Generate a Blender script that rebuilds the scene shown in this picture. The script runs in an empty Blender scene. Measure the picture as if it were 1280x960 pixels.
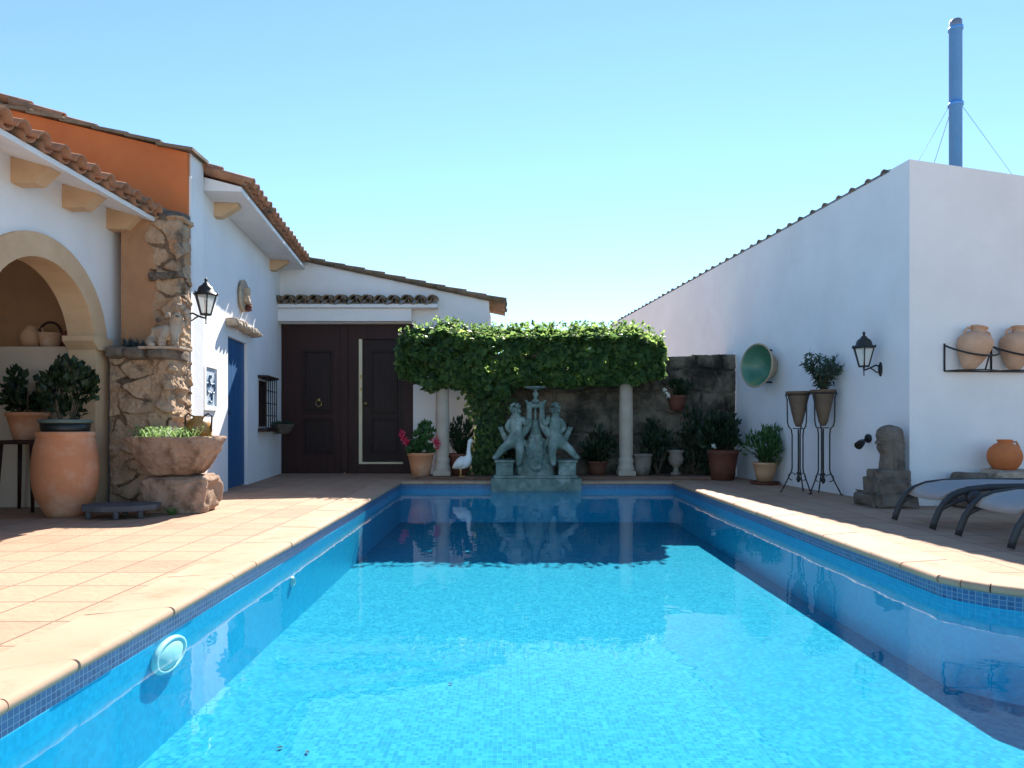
import bpy, bmesh, math, random
from mathutils import Vector, Matrix, noise
R = math.radians
scene = bpy.context.scene
COL = scene.collection

# ---------------------------------------------------------------- camera
cam_d = bpy.data.cameras.new('camera')
cam = bpy.data.objects.new('camera', cam_d); COL.objects.link(cam)
cam.location = (0, 0, .85); cam.rotation_euler = (R(90), 0, 0)
cam_d.sensor_width = 36; cam_d.lens = 860 / 1280 * 36
cam_d.shift_y = 51 / 1280; cam_d.clip_end = 1000; cam_d.clip_start = .02
scene.camera = cam

# ---------------------------------------------------------------- world, sun, exposure
SA, SB = .255, 1.15
EL = math.atan(1 / math.hypot(SA, SB)); AZ = math.atan2(SA, SB)
w = bpy.data.worlds.new('World'); scene.world = w; w.use_nodes = True
nt = w.node_tree; nt.nodes.clear()
sky = nt.nodes.new('ShaderNodeTexSky'); sky.sky_type = 'NISHITA'; sky.sun_disc = False
sky.sun_elevation = EL; sky.sun_rotation = AZ
sky.air_density = 1.0; sky.dust_density = .0; sky.ozone_density = 1.6
hs = nt.nodes.new('ShaderNodeHueSaturation'); hs.inputs['Saturation'].default_value = 1.0
bg = nt.nodes.new('ShaderNodeBackground'); bg.inputs['Strength'].default_value = .077
out = nt.nodes.new('ShaderNodeOutputWorld')
tint = nt.nodes.new('ShaderNodeMix'); tint.data_type = 'RGBA'; tint.blend_type = 'MULTIPLY'; tint.inputs[0].default_value = 1; tint.inputs[7].default_value = (.86, 1.02, 1.12, 1)
nt.links.new(sky.outputs[0], tint.inputs[6]); nt.links.new(tint.outputs[2], hs.inputs['Color']); nt.links.new(hs.outputs[0], bg.inputs['Color'])
nt.links.new(bg.outputs[0], out.inputs['Surface'])
sun_d = bpy.data.lights.new('sun', 'SUN'); sun_d.energy = 5.0; sun_d.angle = R(.53); sun_d.color = (1, .94, .86)
sun = bpy.data.objects.new('sun', sun_d); COL.objects.link(sun)
sun.rotation_euler = Vector((-SA, -SB, -1)).to_track_quat('-Z', 'Y').to_euler()
sun.location = (4, 20, 17)
vs = scene.view_settings
vs.view_transform = 'Standard'; vs.look = 'None'; vs.gamma = 1; vs.use_curve_mapping = False
vs.exposure = 1.54
scene.render.engine = 'CYCLES'
scene.cycles.max_bounces = 10; scene.cycles.transparent_max_bounces = 12
scene.cycles.use_denoising = True

# ---------------------------------------------------------------- helpers
F = 860.0
def at(px, py, Y): return Vector(((px - 640) * Y / F, Y, .85 + (531 - py) * Y / F))
def V(*a): return Vector(a)
W = {}
def wm(o): return W.get(o.name, Matrix.Identity(4)) if o is not None else Matrix.Identity(4)

def spline_prof(pr, n=4):
    out_ = []
    for i in range(len(pr)-1):
        p0, p1, p2, p3 = pr[max(i-1,0)], pr[i], pr[i+1], pr[min(i+2,len(pr)-1)]
        for k in range(n):
            t = k/n; out_.append(tuple(.5*((2*b)+(c-a)*t+(2*a-5*b+4*c-d)*t*t+(3*b-a-3*c+d)*t**3) for a,b,c,d in zip(p0,p1,p2,p3)))
    return [(max(0,r_),z_) for r_, z_ in out_] + [pr[-1]]
class MB:
    def __init__(s): s.bm = bmesh.new()
    def v(s, p): return s.bm.verts.new(p)
    def f(s, vs, smooth=False):
        try:
            fc = s.bm.faces.new(vs); fc.smooth = smooth; return fc
        except ValueError: return None
    def poly(s, pts, smooth=False): return s.f([s.v(p) for p in pts], smooth)
    def box(s, lo, hi, M=None, bev=0):
        x0, y0, z0 = lo; x1, y1, z1 = hi
        P = [(x0,y0,z0),(x1,y0,z0),(x1,y1,z0),(x0,y1,z0),(x0,y0,z1),(x1,y0,z1),(x1,y1,z1),(x0,y1,z1)]
        vv = [s.v((M @ Vector(p)) if M else p) for p in P]
        fs = [s.f([vv[i] for i in q]) for q in ((0,3,2,1),(4,5,6,7),(0,1,5,4),(1,2,6,5),(2,3,7,6),(3,0,4,7))]
        if bev:
            es = {e for f in fs for e in f.edges}
            bmesh.ops.bevel(s.bm, geom=list(es), offset=bev, segments=2, affect='EDGES', profile=.5)
        return s
    def prism(s, pts, d):
        """closed outline pts (3d) extruded by the vector d"""
        d = Vector(d); a = [s.v(p) for p in pts]; b = [s.v(Vector(p) + d) for p in pts]
        s.f(a[::-1]); s.f(b); n = len(a)
        for i in range(n): s.f([a[i], a[(i+1) % n], b[(i+1) % n], b[i]])
        return s
    def tube(s, path, rad, seg=8, cap=True, flat=None, smooth=True):
        path = [Vector(p) for p in path]; n = len(path)
        rad = rad if isinstance(rad, (list, tuple)) else [rad] * n
        T = [(path[min(i+1, n-1)] - path[max(i-1, 0)]).normalized() for i in range(n)]
        up = Vector((0,0,1)) if abs(T[0].z) < .9 else Vector((1,0,0))
        A = (up - T[0] * up.dot(T[0])).normalized(); rings = []
        for i in range(n):
            A = (A - T[i] * A.dot(T[i])).normalized(); B = T[i].cross(A)
            fa, fb = flat if flat else (1, 1)
            rings.append([s.v(path[i] + (A * math.cos(t) * fa + B * math.sin(t) * fb) * rad[i]) for t in (2*math.pi*k/seg for k in range(seg))])
        for i in range(n-1):
            for k in range(seg): s.f([rings[i][k], rings[i][(k+1)%seg], rings[i+1][(k+1)%seg], rings[i+1][k]], smooth)
        if cap: s.f(rings[0][::-1]); s.f(rings[-1])
        return s
    def stube(s, path, rad, seg=14, sub=5, flat=None, cap=True):
        P = [Vector(p) for p in path]; n = len(P); pp, rr_ = [], []
        for i in range(n-1):
            p0, p1, p2, p3 = P[max(i-1,0)], P[i], P[i+1], P[min(i+2,n-1)]; r0, r1, r2, r3 = rad[max(i-1,0)], rad[i], rad[i+1], rad[min(i+2,n-1)]
            for k in range(sub + (i == n-2)):
                t = k/sub
                h = lambda a, b, c, d: .5*((2*b) + (c-a)*t + (2*a-5*b+4*c-d)*t*t + (3*b-a-3*c+d)*t**3)
                pp.append(h(p0,p1,p2,p3)); rr_.append(max(.002, h(r0,r1,r2,r3)))
        return s.tube(pp, rr_, seg, cap, flat)
    def lathe(s, prof, c=(0,0,0), seg=32, M=None, wob=0, sx=1, sy=1, smooth=True):
        c = Vector(c); rings = []
        for r, z in prof:
            if r < 1e-5: rings.append([s.v((M @ Vector((0,0,z)) if M else Vector((0,0,z))) + c)])
            else:
                ring = []
                for k in range(seg):
                    t = 2*math.pi*k/seg; rr = r
                    if wob: rr = r * (1 + wob * noise.noise(Vector((math.cos(t)*1.5, math.sin(t)*1.5, z*3 + c.x*7))))
                    p = Vector((rr*math.cos(t)*sx, rr*math.sin(t)*sy, z))
                    ring.append(s.v((M @ p if M else p) + c))
                rings.append(ring)
        for a, b in zip(rings, rings[1:]):
            for k in range(seg):
                k2 = (k+1) % seg
                if len(a) == 1 and len(b) == 1: break
                if len(a) == 1: s.f([a[0], b[k2], b[k]], smooth)
                elif len(b) == 1: s.f([a[k], a[k2], b[0]], smooth)
                else: s.f([a[k], a[k2], b[k2], b[k]], smooth)
        return s
    def rock(s, c, size, seed=0, amp=.18, box=.55, sub=2, M=None, smooth=True, freq=1.6):
        c = Vector(c); size = Vector(size)
        tmp = bmesh.new(); bmesh.ops.create_icosphere(tmp, subdivisions=sub, radius=1)
        idx = {}
        for v in tmp.verts:
            p = v.co.copy()
            q = Vector([math.copysign(abs(x) ** box, x) for x in p])
            n1 = noise.noise(p * freq + Vector((seed*3.7, seed*1.3, seed*7.1))) * amp
            n2 = noise.noise(p * freq * 3 + Vector((seed*2.7, 9, seed))) * amp * .4
            q = q * (1 + n1 + n2); q = Vector((q.x*size.x/2, q.y*size.y/2, q.z*size.z/2))
            if M: q = M @ q
            idx[v.index] = s.v(q + c)
        for f in tmp.faces: s.f([idx[v.index] for v in f.verts], smooth)
        tmp.free(); return s
    def leaf(s, p, d, n, L, Wd, fold=.25):
        d = d.normalized(); sd = d.cross(n)
        if sd.length < 1e-4: sd = d.orthogonal()
        sd.normalize(); nn = sd.cross(d)
        a = s.v(p); b = s.v(p + d*L*.42 + sd*Wd/2 + nn*fold*Wd); t = s.v(p + d*L); c = s.v(p + d*L*.42 - sd*Wd/2 + nn*fold*Wd)
        s.f([a, b, t]); s.f([a, t, c]); return s
    def blade(s, p, d, L, Wd, droop=.3, k=4, side=None):
        d = Vector(d).normalized(); sd = side or d.cross(Vector((0,0,1)))
        if sd.length < 1e-3: sd = Vector((1,0,0))
        sd.normalize(); prev = None; q = Vector(p); dd = d.copy()
        for i in range(k+1):
            wd = Wd * (1 - (i/k)**1.5) * .5 + .0006
            r = [s.v(q - sd*wd), s.v(q + sd*wd)]
            if prev: s.f([prev[0], prev[1], r[1], r[0]], True)
            prev = r; q = q + dd * (L/k); dd = (dd + Vector((0,0,-droop/k))).normalized()
        return s
    def build(s, name, mat, parent=None, origin=None, local=False, smooth=None, doubles=False, face=None):
        if doubles: bmesh.ops.remove_doubles(s.bm, verts=s.bm.verts, dist=1e-4)
        bmesh.ops.recalc_face_normals(s.bm, faces=s.bm.faces)
        if face is not None:
            s.bm.normal_update(); fl_ = Vector(face)
            bmesh.ops.reverse_faces(s.bm, faces=[f for f in s.bm.faces if f.normal.dot(fl_ - f.calc_center_median()) < 0])
        me = bpy.data.meshes.new(name); s.bm.to_mesh(me); s.bm.free()
        return link(name, me, mat, parent, origin, local, smooth)

def box_uv(me):
    uv = me.uv_layers.new(name='UVMap')
    for p in me.polygons:
        n = p.normal; ax = max(range(3), key=lambda i: abs(n[i]))
        for li in p.loop_indices:
            c = me.vertices[me.loops[li].vertex_index].co
            uv.data[li].uv = (c.y, c.z) if ax == 0 else ((c.x, c.z) if ax == 1 else (c.x, c.y))

def link(name, me, mat, parent=None, origin=None, local=False, smooth=None):
    if smooth is not None:
        for p in me.polygons: p.use_smooth = smooth
    box_uv(me)
    me.materials.append(mat)
    o = bpy.data.objects.new(name, me); COL.objects.link(o)
    if parent is not None:
        M = wm(parent)
        if not local: me.transform(M.inverted())
        o.parent = parent; W[o.name] = M
    else:
        if origin is not None:
            M = Matrix.Translation(Vector(origin))
            if not local: me.transform(M.inverted())
            o.location = origin; W[o.name] = M
    return o

def tag(o, label=None, cat=None, group=None, kind=None):
    if label: o['label'] = label
    if cat: o['category'] = cat
    if group: o['group'] = group
    if kind: o['kind'] = kind
    return o
def struct(o): o['kind'] = 'structure'; return o
def thing(name, label, cat, loc=(0,0,0), rz=0, group=None):
    o = bpy.data.objects.new(name, None); COL.objects.link(o); o.empty_display_size = .1
    o.location = loc; o.rotation_euler = (0, 0, rz)
    W[o.name] = Matrix.Translation(Vector(loc)) @ Matrix.Rotation(rz, 4, 'Z')
    return tag(o, label, cat, group)
def dup(root, loc, rz, label, group=None):
    r = root.copy(); COL.objects.link(r); r.location = loc; r.rotation_euler = (0, 0, rz); r['label'] = label
    if group: r['group'] = group
    for ch in root.children:
        c = ch.copy(); COL.objects.link(c); c.parent = r
        for g in ch.children:
            d = g.copy(); COL.objects.link(d); d.parent = c
    return r

def skin(name, V_, R_, E_, mat, parent=None, origin=None, sub=2, root=0, rough=0, local=False):
    bm = bmesh.new(); sk = bm.verts.layers.skin.verify(); vv = []
    for i, (p, r) in enumerate(zip(V_, R_)):
        v = bm.verts.new(p); d = v[sk]
        d.radius = (r, r) if not isinstance(r, tuple) else r; d.use_root = (i == root); vv.append(v)
    for a, b in E_: bm.edges.new((vv[a], vv[b]))
    me = bpy.data.meshes.new('tmp'); bm.to_mesh(me); bm.free()
    o = bpy.data.objects.new('tmp', me); COL.objects.link(o)
    m = o.modifiers.new('skin', 'SKIN'); m.use_smooth_shade = True; m.branch_smoothing = .4
    s = o.modifiers.new('sub', 'SUBSURF'); s.levels = s.render_levels = sub
    bpy.context.view_layer.update()
    dg = bpy.context.evaluated_depsgraph_get()
    me2 = bpy.data.meshes.new_from_object(o.evaluated_get(dg)); me2.name = name
    bpy.data.objects.remove(o); bpy.data.meshes.remove(me)
    if rough:
        for v in me2.vertices:
            v.co += v.normal * noise.noise(v.co * 18) * rough
    me2.materials.clear()
    return link(name, me2, mat, parent, origin, local, True)

# ---------------------------------------------------------------- materials
def mat(name, c1, c2=None, scale=4, rough=.8, bump=.15, bscale=40, lo=.35, hi=.65, spec=.3, metal=0, c3=None, s3=1.2, lo3=.55, hi3=.7, bdist=.01, strch=None):
    m = bpy.data.materials.new(name); m.use_nodes = True; N = m.node_tree.nodes; Lk = m.node_tree.links.new
    b = N['Principled BSDF']; b.inputs['Roughness'].default_value = rough; b.inputs['Metallic'].default_value = metal
    b.inputs['Specular IOR Level'].default_value = spec
    tc = N.new('ShaderNodeTexCoord'); vec = tc.outputs['Object']
    if strch:
        mp = N.new('ShaderNodeMapping'); mp.inputs['Scale'].default_value = strch; Lk(vec, mp.inputs[0]); vec = mp.outputs[0]
    def nz(sc, det=6, r=.6):
        t = N.new('ShaderNodeTexNoise'); t.inputs['Scale'].default_value = sc; t.inputs['Detail'].default_value = det; t.inputs['Roughness'].default_value = r
        Lk(vec, t.inputs['Vector']); return t.outputs['Fac']
    def ramp(fac, a, z, ca, cz):
        r = N.new('ShaderNodeValToRGB'); Lk(fac, r.inputs[0]); e = r.color_ramp.elements
        e[0].position = a; e[1].position = z; e[0].color = (*ca, 1); e[1].color = (*cz, 1); return r.outputs[0]
    c2 = c2 or tuple(x*.88 for x in c1)
    col = ramp(nz(scale), lo, hi, c1, c2)
    if c3:
        mx = N.new('ShaderNodeMix'); mx.data_type = 'RGBA'
        Lk(ramp(nz(s3, 8, .65), lo3, hi3, (0,0,0), (1,1,1)), mx.inputs[0]); Lk(col, mx.inputs[6]); mx.inputs[7].default_value = (*c3, 1); col = mx.outputs[2]
    Lk(col, b.inputs['Base Color'])
    if bump:
        bp = N.new('ShaderNodeBump'); bp.inputs['Strength'].default_value = bump; bp.inputs['Distance'].default_value = bdist
        Lk(nz(bscale, 8, .65), bp.inputs['Height']); Lk(bp.outputs[0], b.inputs['Normal'])
    return m

def leafmat(name, cols, trans=.35, rough=.45):
    m = bpy.data.materials.new(name); m.use_nodes = True; N = m.node_tree.nodes; Lk = m.node_tree.links.new
    b = N['Principled BSDF']; b.inputs['Roughness'].default_value = rough; b.inputs['Specular IOR Level'].default_value = .35
    g = N.new('ShaderNodeNewGeometry'); r = N.new('ShaderNodeValToRGB'); Lk(g.outputs['Random Per Island'], r.inputs[0])
    e = r.color_ramp.elements; e[0].color = (*cols[0], 1); e[1].color = (*cols[-1], 1)
    for i, c in enumerate(cols[1:-1]):
        k = e.new((i+1)/(len(cols)-1)); k.color = (*c, 1)
    Lk(r.outputs[0], b.inputs['Base Color'])
    t = N.new('ShaderNodeBsdfTranslucent'); hv = N.new('ShaderNodeHueSaturation'); hv.inputs['Hue'].default_value = .475; hv.inputs['Value'].default_value = 2.6
    Lk(r.outputs[0], hv.inputs['Color']); Lk(hv.outputs[0], t.inputs['Color'])
    mx = N.new('ShaderNodeMixShader'); mx.inputs[0].default_value = trans
    Lk(b.outputs[0], mx.inputs[1]); Lk(t.outputs[0], mx.inputs[2]); Lk(mx.outputs[0], N['Material Output'].inputs['Surface'])
    return m

def mosaic(name, ca, cb, cc, size=.025, grout=None, gw=.1, rough=.35, lowamt=.25):
    m = bpy.data.materials.new(name); m.use_nodes = True; N = m.node_tree.nodes; Lk = m.node_tree.links.new
    b = N['Principled BSDF']; b.inputs['Roughness'].default_value = rough; b.inputs['Specular IOR Level'].default_value = .4 if rough < .9 else .03
    uv = N.new('ShaderNodeUVMap')
    def vm(op, a, val=None):
        q = N.new('ShaderNodeVectorMath'); q.operation = op; Lk(a, q.inputs[0])
        if val is not None: q.inputs[1].default_value = val
        return q.outputs[0]
    sc = vm('SCALE', uv.outputs[0]); sc.node.inputs['Scale'].default_value = 1/size
    wn = N.new('ShaderNodeTexWhiteNoise'); wn.noise_dimensions = '3D'; Lk(vm('FLOOR', sc), wn.inputs['Vector'])
    lf = N.new('ShaderNodeTexNoise'); lf.inputs['Scale'].default_value = 9; lf.inputs['Detail'].default_value = 5; Lk(uv.outputs[0], lf.inputs['Vector'])
    mxv = N.new('ShaderNodeMix'); mxv.inputs[0].default_value = lowamt; Lk(wn.outputs['Value'], mxv.inputs[2]); Lk(lf.outputs['Fac'], mxv.inputs[3])
    r = N.new('ShaderNodeValToRGB'); Lk(mxv.outputs[0], r.inputs[0]); e = r.color_ramp.elements
    e[0].color = (*ca, 1); e[1].color = (*cc, 1); k = e.new(.5); k.color = (*cb, 1)
    col = r.outputs[0]
    if grout:
        fr = vm('FRACTION', sc); sx = N.new('ShaderNodeSeparateXYZ'); Lk(fr, sx.inputs[0])
        def lt(o):
            q = N.new('ShaderNodeMath'); q.operation = 'LESS_THAN'; Lk(o, q.inputs[0]); q.inputs[1].default_value = gw; return q.outputs[0]
        mxm = N.new('ShaderNodeMath'); mxm.operation = 'MAXIMUM'; Lk(lt(sx.outputs[0]), mxm.inputs[0]); Lk(lt(sx.outputs[1]), mxm.inputs[1])
        mx = N.new('ShaderNodeMix'); mx.data_type = 'RGBA'; Lk(mxm.outputs[0], mx.inputs[0]); Lk(col, mx.inputs[6]); mx.inputs[7].default_value = (*grout, 1); col = mx.outputs[2]
    Lk(col, b.inputs['Base Color'])
    return m

def tiles(name, cols, mortar, bw=.33, bh=.33, msize=.012, off=0.0, rough=.75, bump=.4, squash=0, distort=0, rot=0, nscale=3, nmix=.5):
    m = bpy.data.materials.new(name); m.use_nodes = True; N = m.node_tree.nodes; Lk = m.node_tree.links.new
    b = N['Principled BSDF']; b.inputs['Roughness'].default_value = rough; b.inputs['Specular IOR Level'].default_value = .25
    uv = N.new('ShaderNodeUVMap'); mp = N.new('ShaderNodeMapping'); mp.inputs['Rotation'].default_value = (0, 0, rot); Lk(uv.outputs[0], mp.inputs[0]); vec = mp.outputs[0]
    if distort:
        dn = N.new('ShaderNodeTexNoise'); dn.inputs['Scale'].default_value = 3.5; dn.inputs['Detail'].default_value = 4; Lk(vec, dn.inputs['Vector'])
        ad = N.new('ShaderNodeMix'); ad.data_type = 'RGBA'; ad.blend_type = 'LINEAR_LIGHT'; ad.inputs[0].default_value = distort
        Lk(vec, ad.inputs[6]); Lk(dn.outputs['Color'], ad.inputs[7]); vec = ad.outputs[2]
    bt = N.new('ShaderNodeTexBrick'); bt.offset = off; bt.inputs['Scale'].default_value = 1; bt.inputs['Brick Width'].default_value = bw; bt.inputs['Row Height'].default_value = bh
    bt.inputs['Mortar Size'].default_value = msize; bt.inputs['Mortar Smooth'].default_value = .3; bt.inputs['Bias'].default_value = 0
    bt.inputs['Color1'].default_value = (0,0,0,1); bt.inputs['Color2'].default_value = (1,1,1,1); bt.inputs['Mortar'].default_value = (.5,.5,.5,1)
    Lk(vec, bt.inputs['Vector'])
    n1 = N.new('ShaderNodeTexNoise'); n1.inputs['Scale'].default_value = nscale; n1.inputs['Detail'].default_value = 8; n1.inputs['Roughness'].default_value = .65; Lk(vec, n1.inputs['Vector'])
    mv = N.new('ShaderNodeMix'); mv.inputs[0].default_value = nmix; Lk(bt.outputs['Color'], mv.inputs[2]); Lk(n1.outputs['Fac'], mv.inputs[3])
    r = N.new('ShaderNodeValToRGB'); Lk(mv.outputs[0], r.inputs[0]); e = r.color_ramp.elements
    e[0].position = .2; e[1].position = .8; e[0].color = (*cols[0], 1); e[1].color = (*cols[-1], 1)
    for i, c in enumerate(cols[1:-1]):
        k = e.new(.2 + .6*(i+1)/(len(cols)-1)); k.color = (*c, 1)
    mx = N.new('ShaderNodeMix'); mx.data_type = 'RGBA'; Lk(bt.outputs['Fac'], mx.inputs[0]); Lk(r.outputs[0], mx.inputs[6]); mx.inputs[7].default_value = (*mortar, 1)
    Lk(mx.outputs[2], b.inputs['Base Color'])
    n2 = N.new('ShaderNodeTexNoise'); n2.inputs['Scale'].default_value = 25; n2.inputs['Detail'].default_value = 8; Lk(vec, n2.inputs['Vector'])
    sb = N.new('ShaderNodeMath'); sb.operation = 'MULTIPLY_ADD'; Lk(bt.outputs['Fac'], sb.inputs[0]); sb.inputs[1].default_value = -1.0; Lk(n2.outputs['Fac'], sb.inputs[2])
    bp = N.new('ShaderNodeBump'); bp.inputs['Strength'].default_value = bump; bp.inputs['Distance'].default_value = .01; Lk(sb.outputs[0], bp.inputs['Height']); Lk(bp.outputs[0], b.inputs['Normal'])
    return m

def watermat():
    m = bpy.data.materials.new('pool water'); m.use_nodes = True; N = m.node_tree.nodes; Lk = m.node_tree.links.new; N.remove(N['Principled BSDF'])
    tr = N.new('ShaderNodeBsdfTransparent'); tr.inputs['Color'].default_value = (.66, .93, .97, 1)
    gl = N.new('ShaderNodeBsdfGlossy'); gl.inputs['Roughness'].default_value = .012; gl.inputs['Color'].default_value = (1,1,1,1)
    g = N.new('ShaderNodeNewGeometry'); dt = N.new('ShaderNodeVectorMath'); dt.operation = 'DOT_PRODUCT'; Lk(g.outputs['Incoming'], dt.inputs[0]); Lk(g.outputs['Normal'], dt.inputs[1])
    def mth(op, a, b_=None, c_=None):
        q = N.new('ShaderNodeMath'); q.operation = op
        for i_, x_ in enumerate((a, b_, c_)):
            if x_ is None: continue
            if isinstance(x_, (int, float)): q.inputs[i_].default_value = x_
            else: Lk(x_, q.inputs[i_])
        return q.outputs[0]
    fac = mth('MULTIPLY_ADD', mth('POWER', mth('SUBTRACT', 1.0, mth('ABSOLUTE', dt.outputs['Value'])), 5.0), .80, .018)
    tc = N.new('ShaderNodeTexCoord'); n = N.new('ShaderNodeTexNoise'); n.inputs['Scale'].default_value = 2.6; n.inputs['Detail'].default_value = 3; n.inputs['Roughness'].default_value = .5
    Lk(tc.outputs['Object'], n.inputs['Vector'])
    bp = N.new('ShaderNodeBump'); bp.inputs['Strength'].default_value = .055; bp.inputs['Distance'].default_value = .05; Lk(n.outputs['Fac'], bp.inputs['Height'])
    Lk(bp.outputs[0], gl.inputs['Normal'])
    mx = N.new('ShaderNodeMixShader'); Lk(fac, mx.inputs[0]); Lk(tr.outputs[0], mx.inputs[1]); Lk(gl.outputs[0], mx.inputs[2])
    Lk(mx.outputs[0], N['Material Output'].inputs['Surface']); return m

def glassmat(name, tint, mixw):
    m = bpy.data.materials.new(name); m.use_nodes = True; N = m.node_tree.nodes; Lk = m.node_tree.links.new
    b = N['Principled BSDF']; b.inputs['Base Color'].default_value = (*tint, 1); b.inputs['Roughness'].default_value = .25
    tr = N.new('ShaderNodeBsdfTransparent'); tr.inputs['Color'].default_value = (.95,.95,.92,1)
    mx = N.new('ShaderNodeMixShader'); mx.inputs[0].default_value = mixw; Lk(tr.outputs[0], mx.inputs[1]); Lk(b.outputs[0], mx.inputs[2])
    Lk(mx.outputs[0], N['Material Output'].inputs['Surface']); return m

M_WHITE = mat('white plaster', (.81,.80,.79), (.755,.745,.735), 1.6, .9, .22, 7, spec=.12, bdist=.02, c3=(.70,.685,.66), s3=.9, lo3=.58, hi3=.85)
M_SOFFIT = mat('white painted board', (.80,.79,.77), None, 2, .85, .08, 20, spec=.2)
M_ORANGE = mat('orange plaster', (.60,.18,.06), (.50,.14,.05), 1.5, .9, .15, 25, spec=.15)
M_OCHRE = mat('ochre plaster', (.44,.25,.135), (.36,.20,.11), 2.5, .9, .25, 18, spec=.15, c3=(.30,.19,.12), s3=2)
M_CREAM = mat('cream plaster', (.62,.50,.38), None, 2, .9, .1, 20, spec=.15)
M_SAND = mat('sandstone', (.64,.45,.28), (.55,.37,.22), 3, .9, .2, 30, spec=.15)
M_RUBBLE = mat('rubble stone', (.54,.375,.245), (.37,.245,.155), 5, .95, 1.0, 34, spec=.1, c3=(.15,.11,.085), s3=4.5, lo3=.54, hi3=.68, bdist=.02)
M_MORTAR = mat('earth mortar', (.29,.19,.12), (.11,.075,.052), 7, .95, .9, 18, spec=.1, bdist=.03)
M_TROUGH = mat('weathered trough stone', (.41,.29,.21), (.28,.19,.135), 7, .95, 1.0, 28, spec=.1, c3=(.14,.085,.055), s3=6, lo3=.52, hi3=.70, bdist=.02)
M_LSTONE = mat('pale weathered stone', (.50,.40,.30), (.36,.28,.21), 9, .95, .6, 30, spec=.1, c3=(.20,.16,.12), s3=8, bdist=.015)
M_GSTONE = mat('grey weathered stone', (.21,.175,.14), (.125,.10,.08), 7, .95, .7, 26, spec=.1, c3=(.06,.055,.045), s3=5, bdist=.02)
M_URN = mat('stained urn stone', (.25,.21,.165), (.16,.13,.10), 7, .95, .5, 30, spec=.1, c3=(.07,.06,.05), s3=5)
M_DSTONE = mat('dark grey slab stone', (.12,.12,.13), (.09,.09,.095), 8, .8, .4, 30, spec=.2)
M_TERRA = mat('terracotta', (.60,.25,.12), (.52,.22,.11), 4, .85, .12, 40, spec=.2, c3=(.66,.42,.29), s3=2.8, lo3=.48, hi3=.72)
M_TERRAD = mat('dark terracotta', (.17,.062,.04), (.12,.045,.03), 4, .85, .12, 40, spec=.2)
M_TERRAP = mat('pale terracotta', (.58,.35,.20), (.48,.28,.16), 5, .85, .12, 40, spec=.2)
M_AMPH = mat('pinkish amphora clay', (.62,.38,.25), (.50,.29,.18), 5, .9, .2, 30, spec=.15, c3=(.66,.50,.38), s3=3)
M_ROOF = mat('roof tile clay', (.42,.22,.13), (.30,.15,.09), 6, .9, .3, 30, spec=.1, c3=(.16,.12,.09), s3=3.5, lo3=.5, hi3=.7)
M_ROOFD = mat('old roof tile clay', (.26,.19,.13), (.17,.13,.09), 6, .9, .3, 30, spec=.1, c3=(.09,.085,.06), s3=4, lo3=.5, hi3=.7)
M_WOOD = mat('dark brown stained wood', (.046,.0155,.0125), (.031,.011,.009), 3, .55, .25, 12, spec=.3, strch=(6,6,.6))
M_WOOD2 = mat('dark stained panel wood', (.027,.0115,.010), (.018,.0085,.008), 3, .55, .25, 12, spec=.3, strch=(6,6,.6))
M_GAPLIGHT = mat('painted gap light', (.74,.64,.42), None, 4, .7, .1, 20)  # pale tone imitates daylight showing at the wicket edge
M_BLUE = mat('blue painted wood', (.016,.10,.24), (.012,.08,.20), 3, .5, .2, 14, spec=.35, strch=(8,8,.6))
M_IRON = mat('black wrought iron', (.018,.018,.017), (.03,.028,.025), 8, .55, .2, 40, spec=.4)
M_BRASS = mat('aged brass', (.45,.33,.12), None, 6, .4, .1, 40, metal=.9)
M_BRONZE = mat('verdigris bronze', (.19,.255,.215), (.085,.125,.105), 5, .8, .5, 25, spec=.2, c3=(.32,.37,.33), s3=3.5, lo3=.5, hi3=.68)
M_COLUMN = mat('pale column stone', (.47,.39,.31), (.39,.32,.25), 4, .9, .15, 30, spec=.15)
M_GLAZE = mat('green glaze', (.05,.17,.11), (.10,.24,.15), 3, .3, .1, 20, spec=.5, c3=(.22,.26,.10), s3=2.5)
M_BOWLCLAY = mat('buff bowl clay', (.50,.38,.26), (.40,.30,.2), 4, .85, .15, 30)
M_RUST = mat('rusty zinc', (.16,.105,.065), (.10,.07,.05), 6, .7, .2, 30, spec=.3, c3=(.2,.12,.06), s3=4)
M_SLING = mat('light grey sling mesh', (.60,.61,.61), (.55,.56,.56), 30, .7, .2, 300, spec=.2)
M_FRAME = mat('dark grey lounger frame', (.035,.036,.038), None, 8, .45, .05, 40, spec=.4)
M_PIPE = mat('blue metal flue', (.09,.33,.78), (.08,.29,.70), 4, .4, .05, 40, spec=.5)
M_STEEL = mat('dull steel', (.35,.36,.38), None, 8, .4, .05, 40, metal=.8)
M_PLASTICW = mat('white plastic', (.84,.81,.76), None, 5, .4, .03, 40, spec=.4)
M_BLACKP = mat('black plastic', (.012,.012,.013), None, 8, .4, .05, 40, spec=.4)
M_GOOSE = mat('white goose feathers', (.80,.79,.75), (.72,.70,.66), 12, .8, .3, 50, spec=.2)
M_BEAK = mat('goose beak', (.50,.32,.12), None, 8, .5, .05, 40)
M_SOIL = mat('potting soil', (.05,.035,.025), None, 20, .95, .8, 40, spec=.05, bdist=.02)
M_STEM = mat('plant stem', (.11,.08,.05), None, 10, .9, .3, 40)
M_AMBER = mat('ribbed ochre glaze', (.42,.22,.05), (.26,.12,.03), 12, .3, .1, 20, spec=.5)
M_DARKPOT = mat('dark glazed pot', (.015,.018,.017), None, 8, .35, .05, 30, spec=.4)
M_GRIM = mat('grey green rim', (.12,.17,.145), None, 8, .45, .05, 30)
M_RED = leafmat('red petals', [(.45,.015,.05),(.6,.03,.08),(.5,.08,.12)], .3)
M_WHITEP = leafmat('white petals', [(.8,.8,.76),(.75,.75,.7)], .3)
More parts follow.
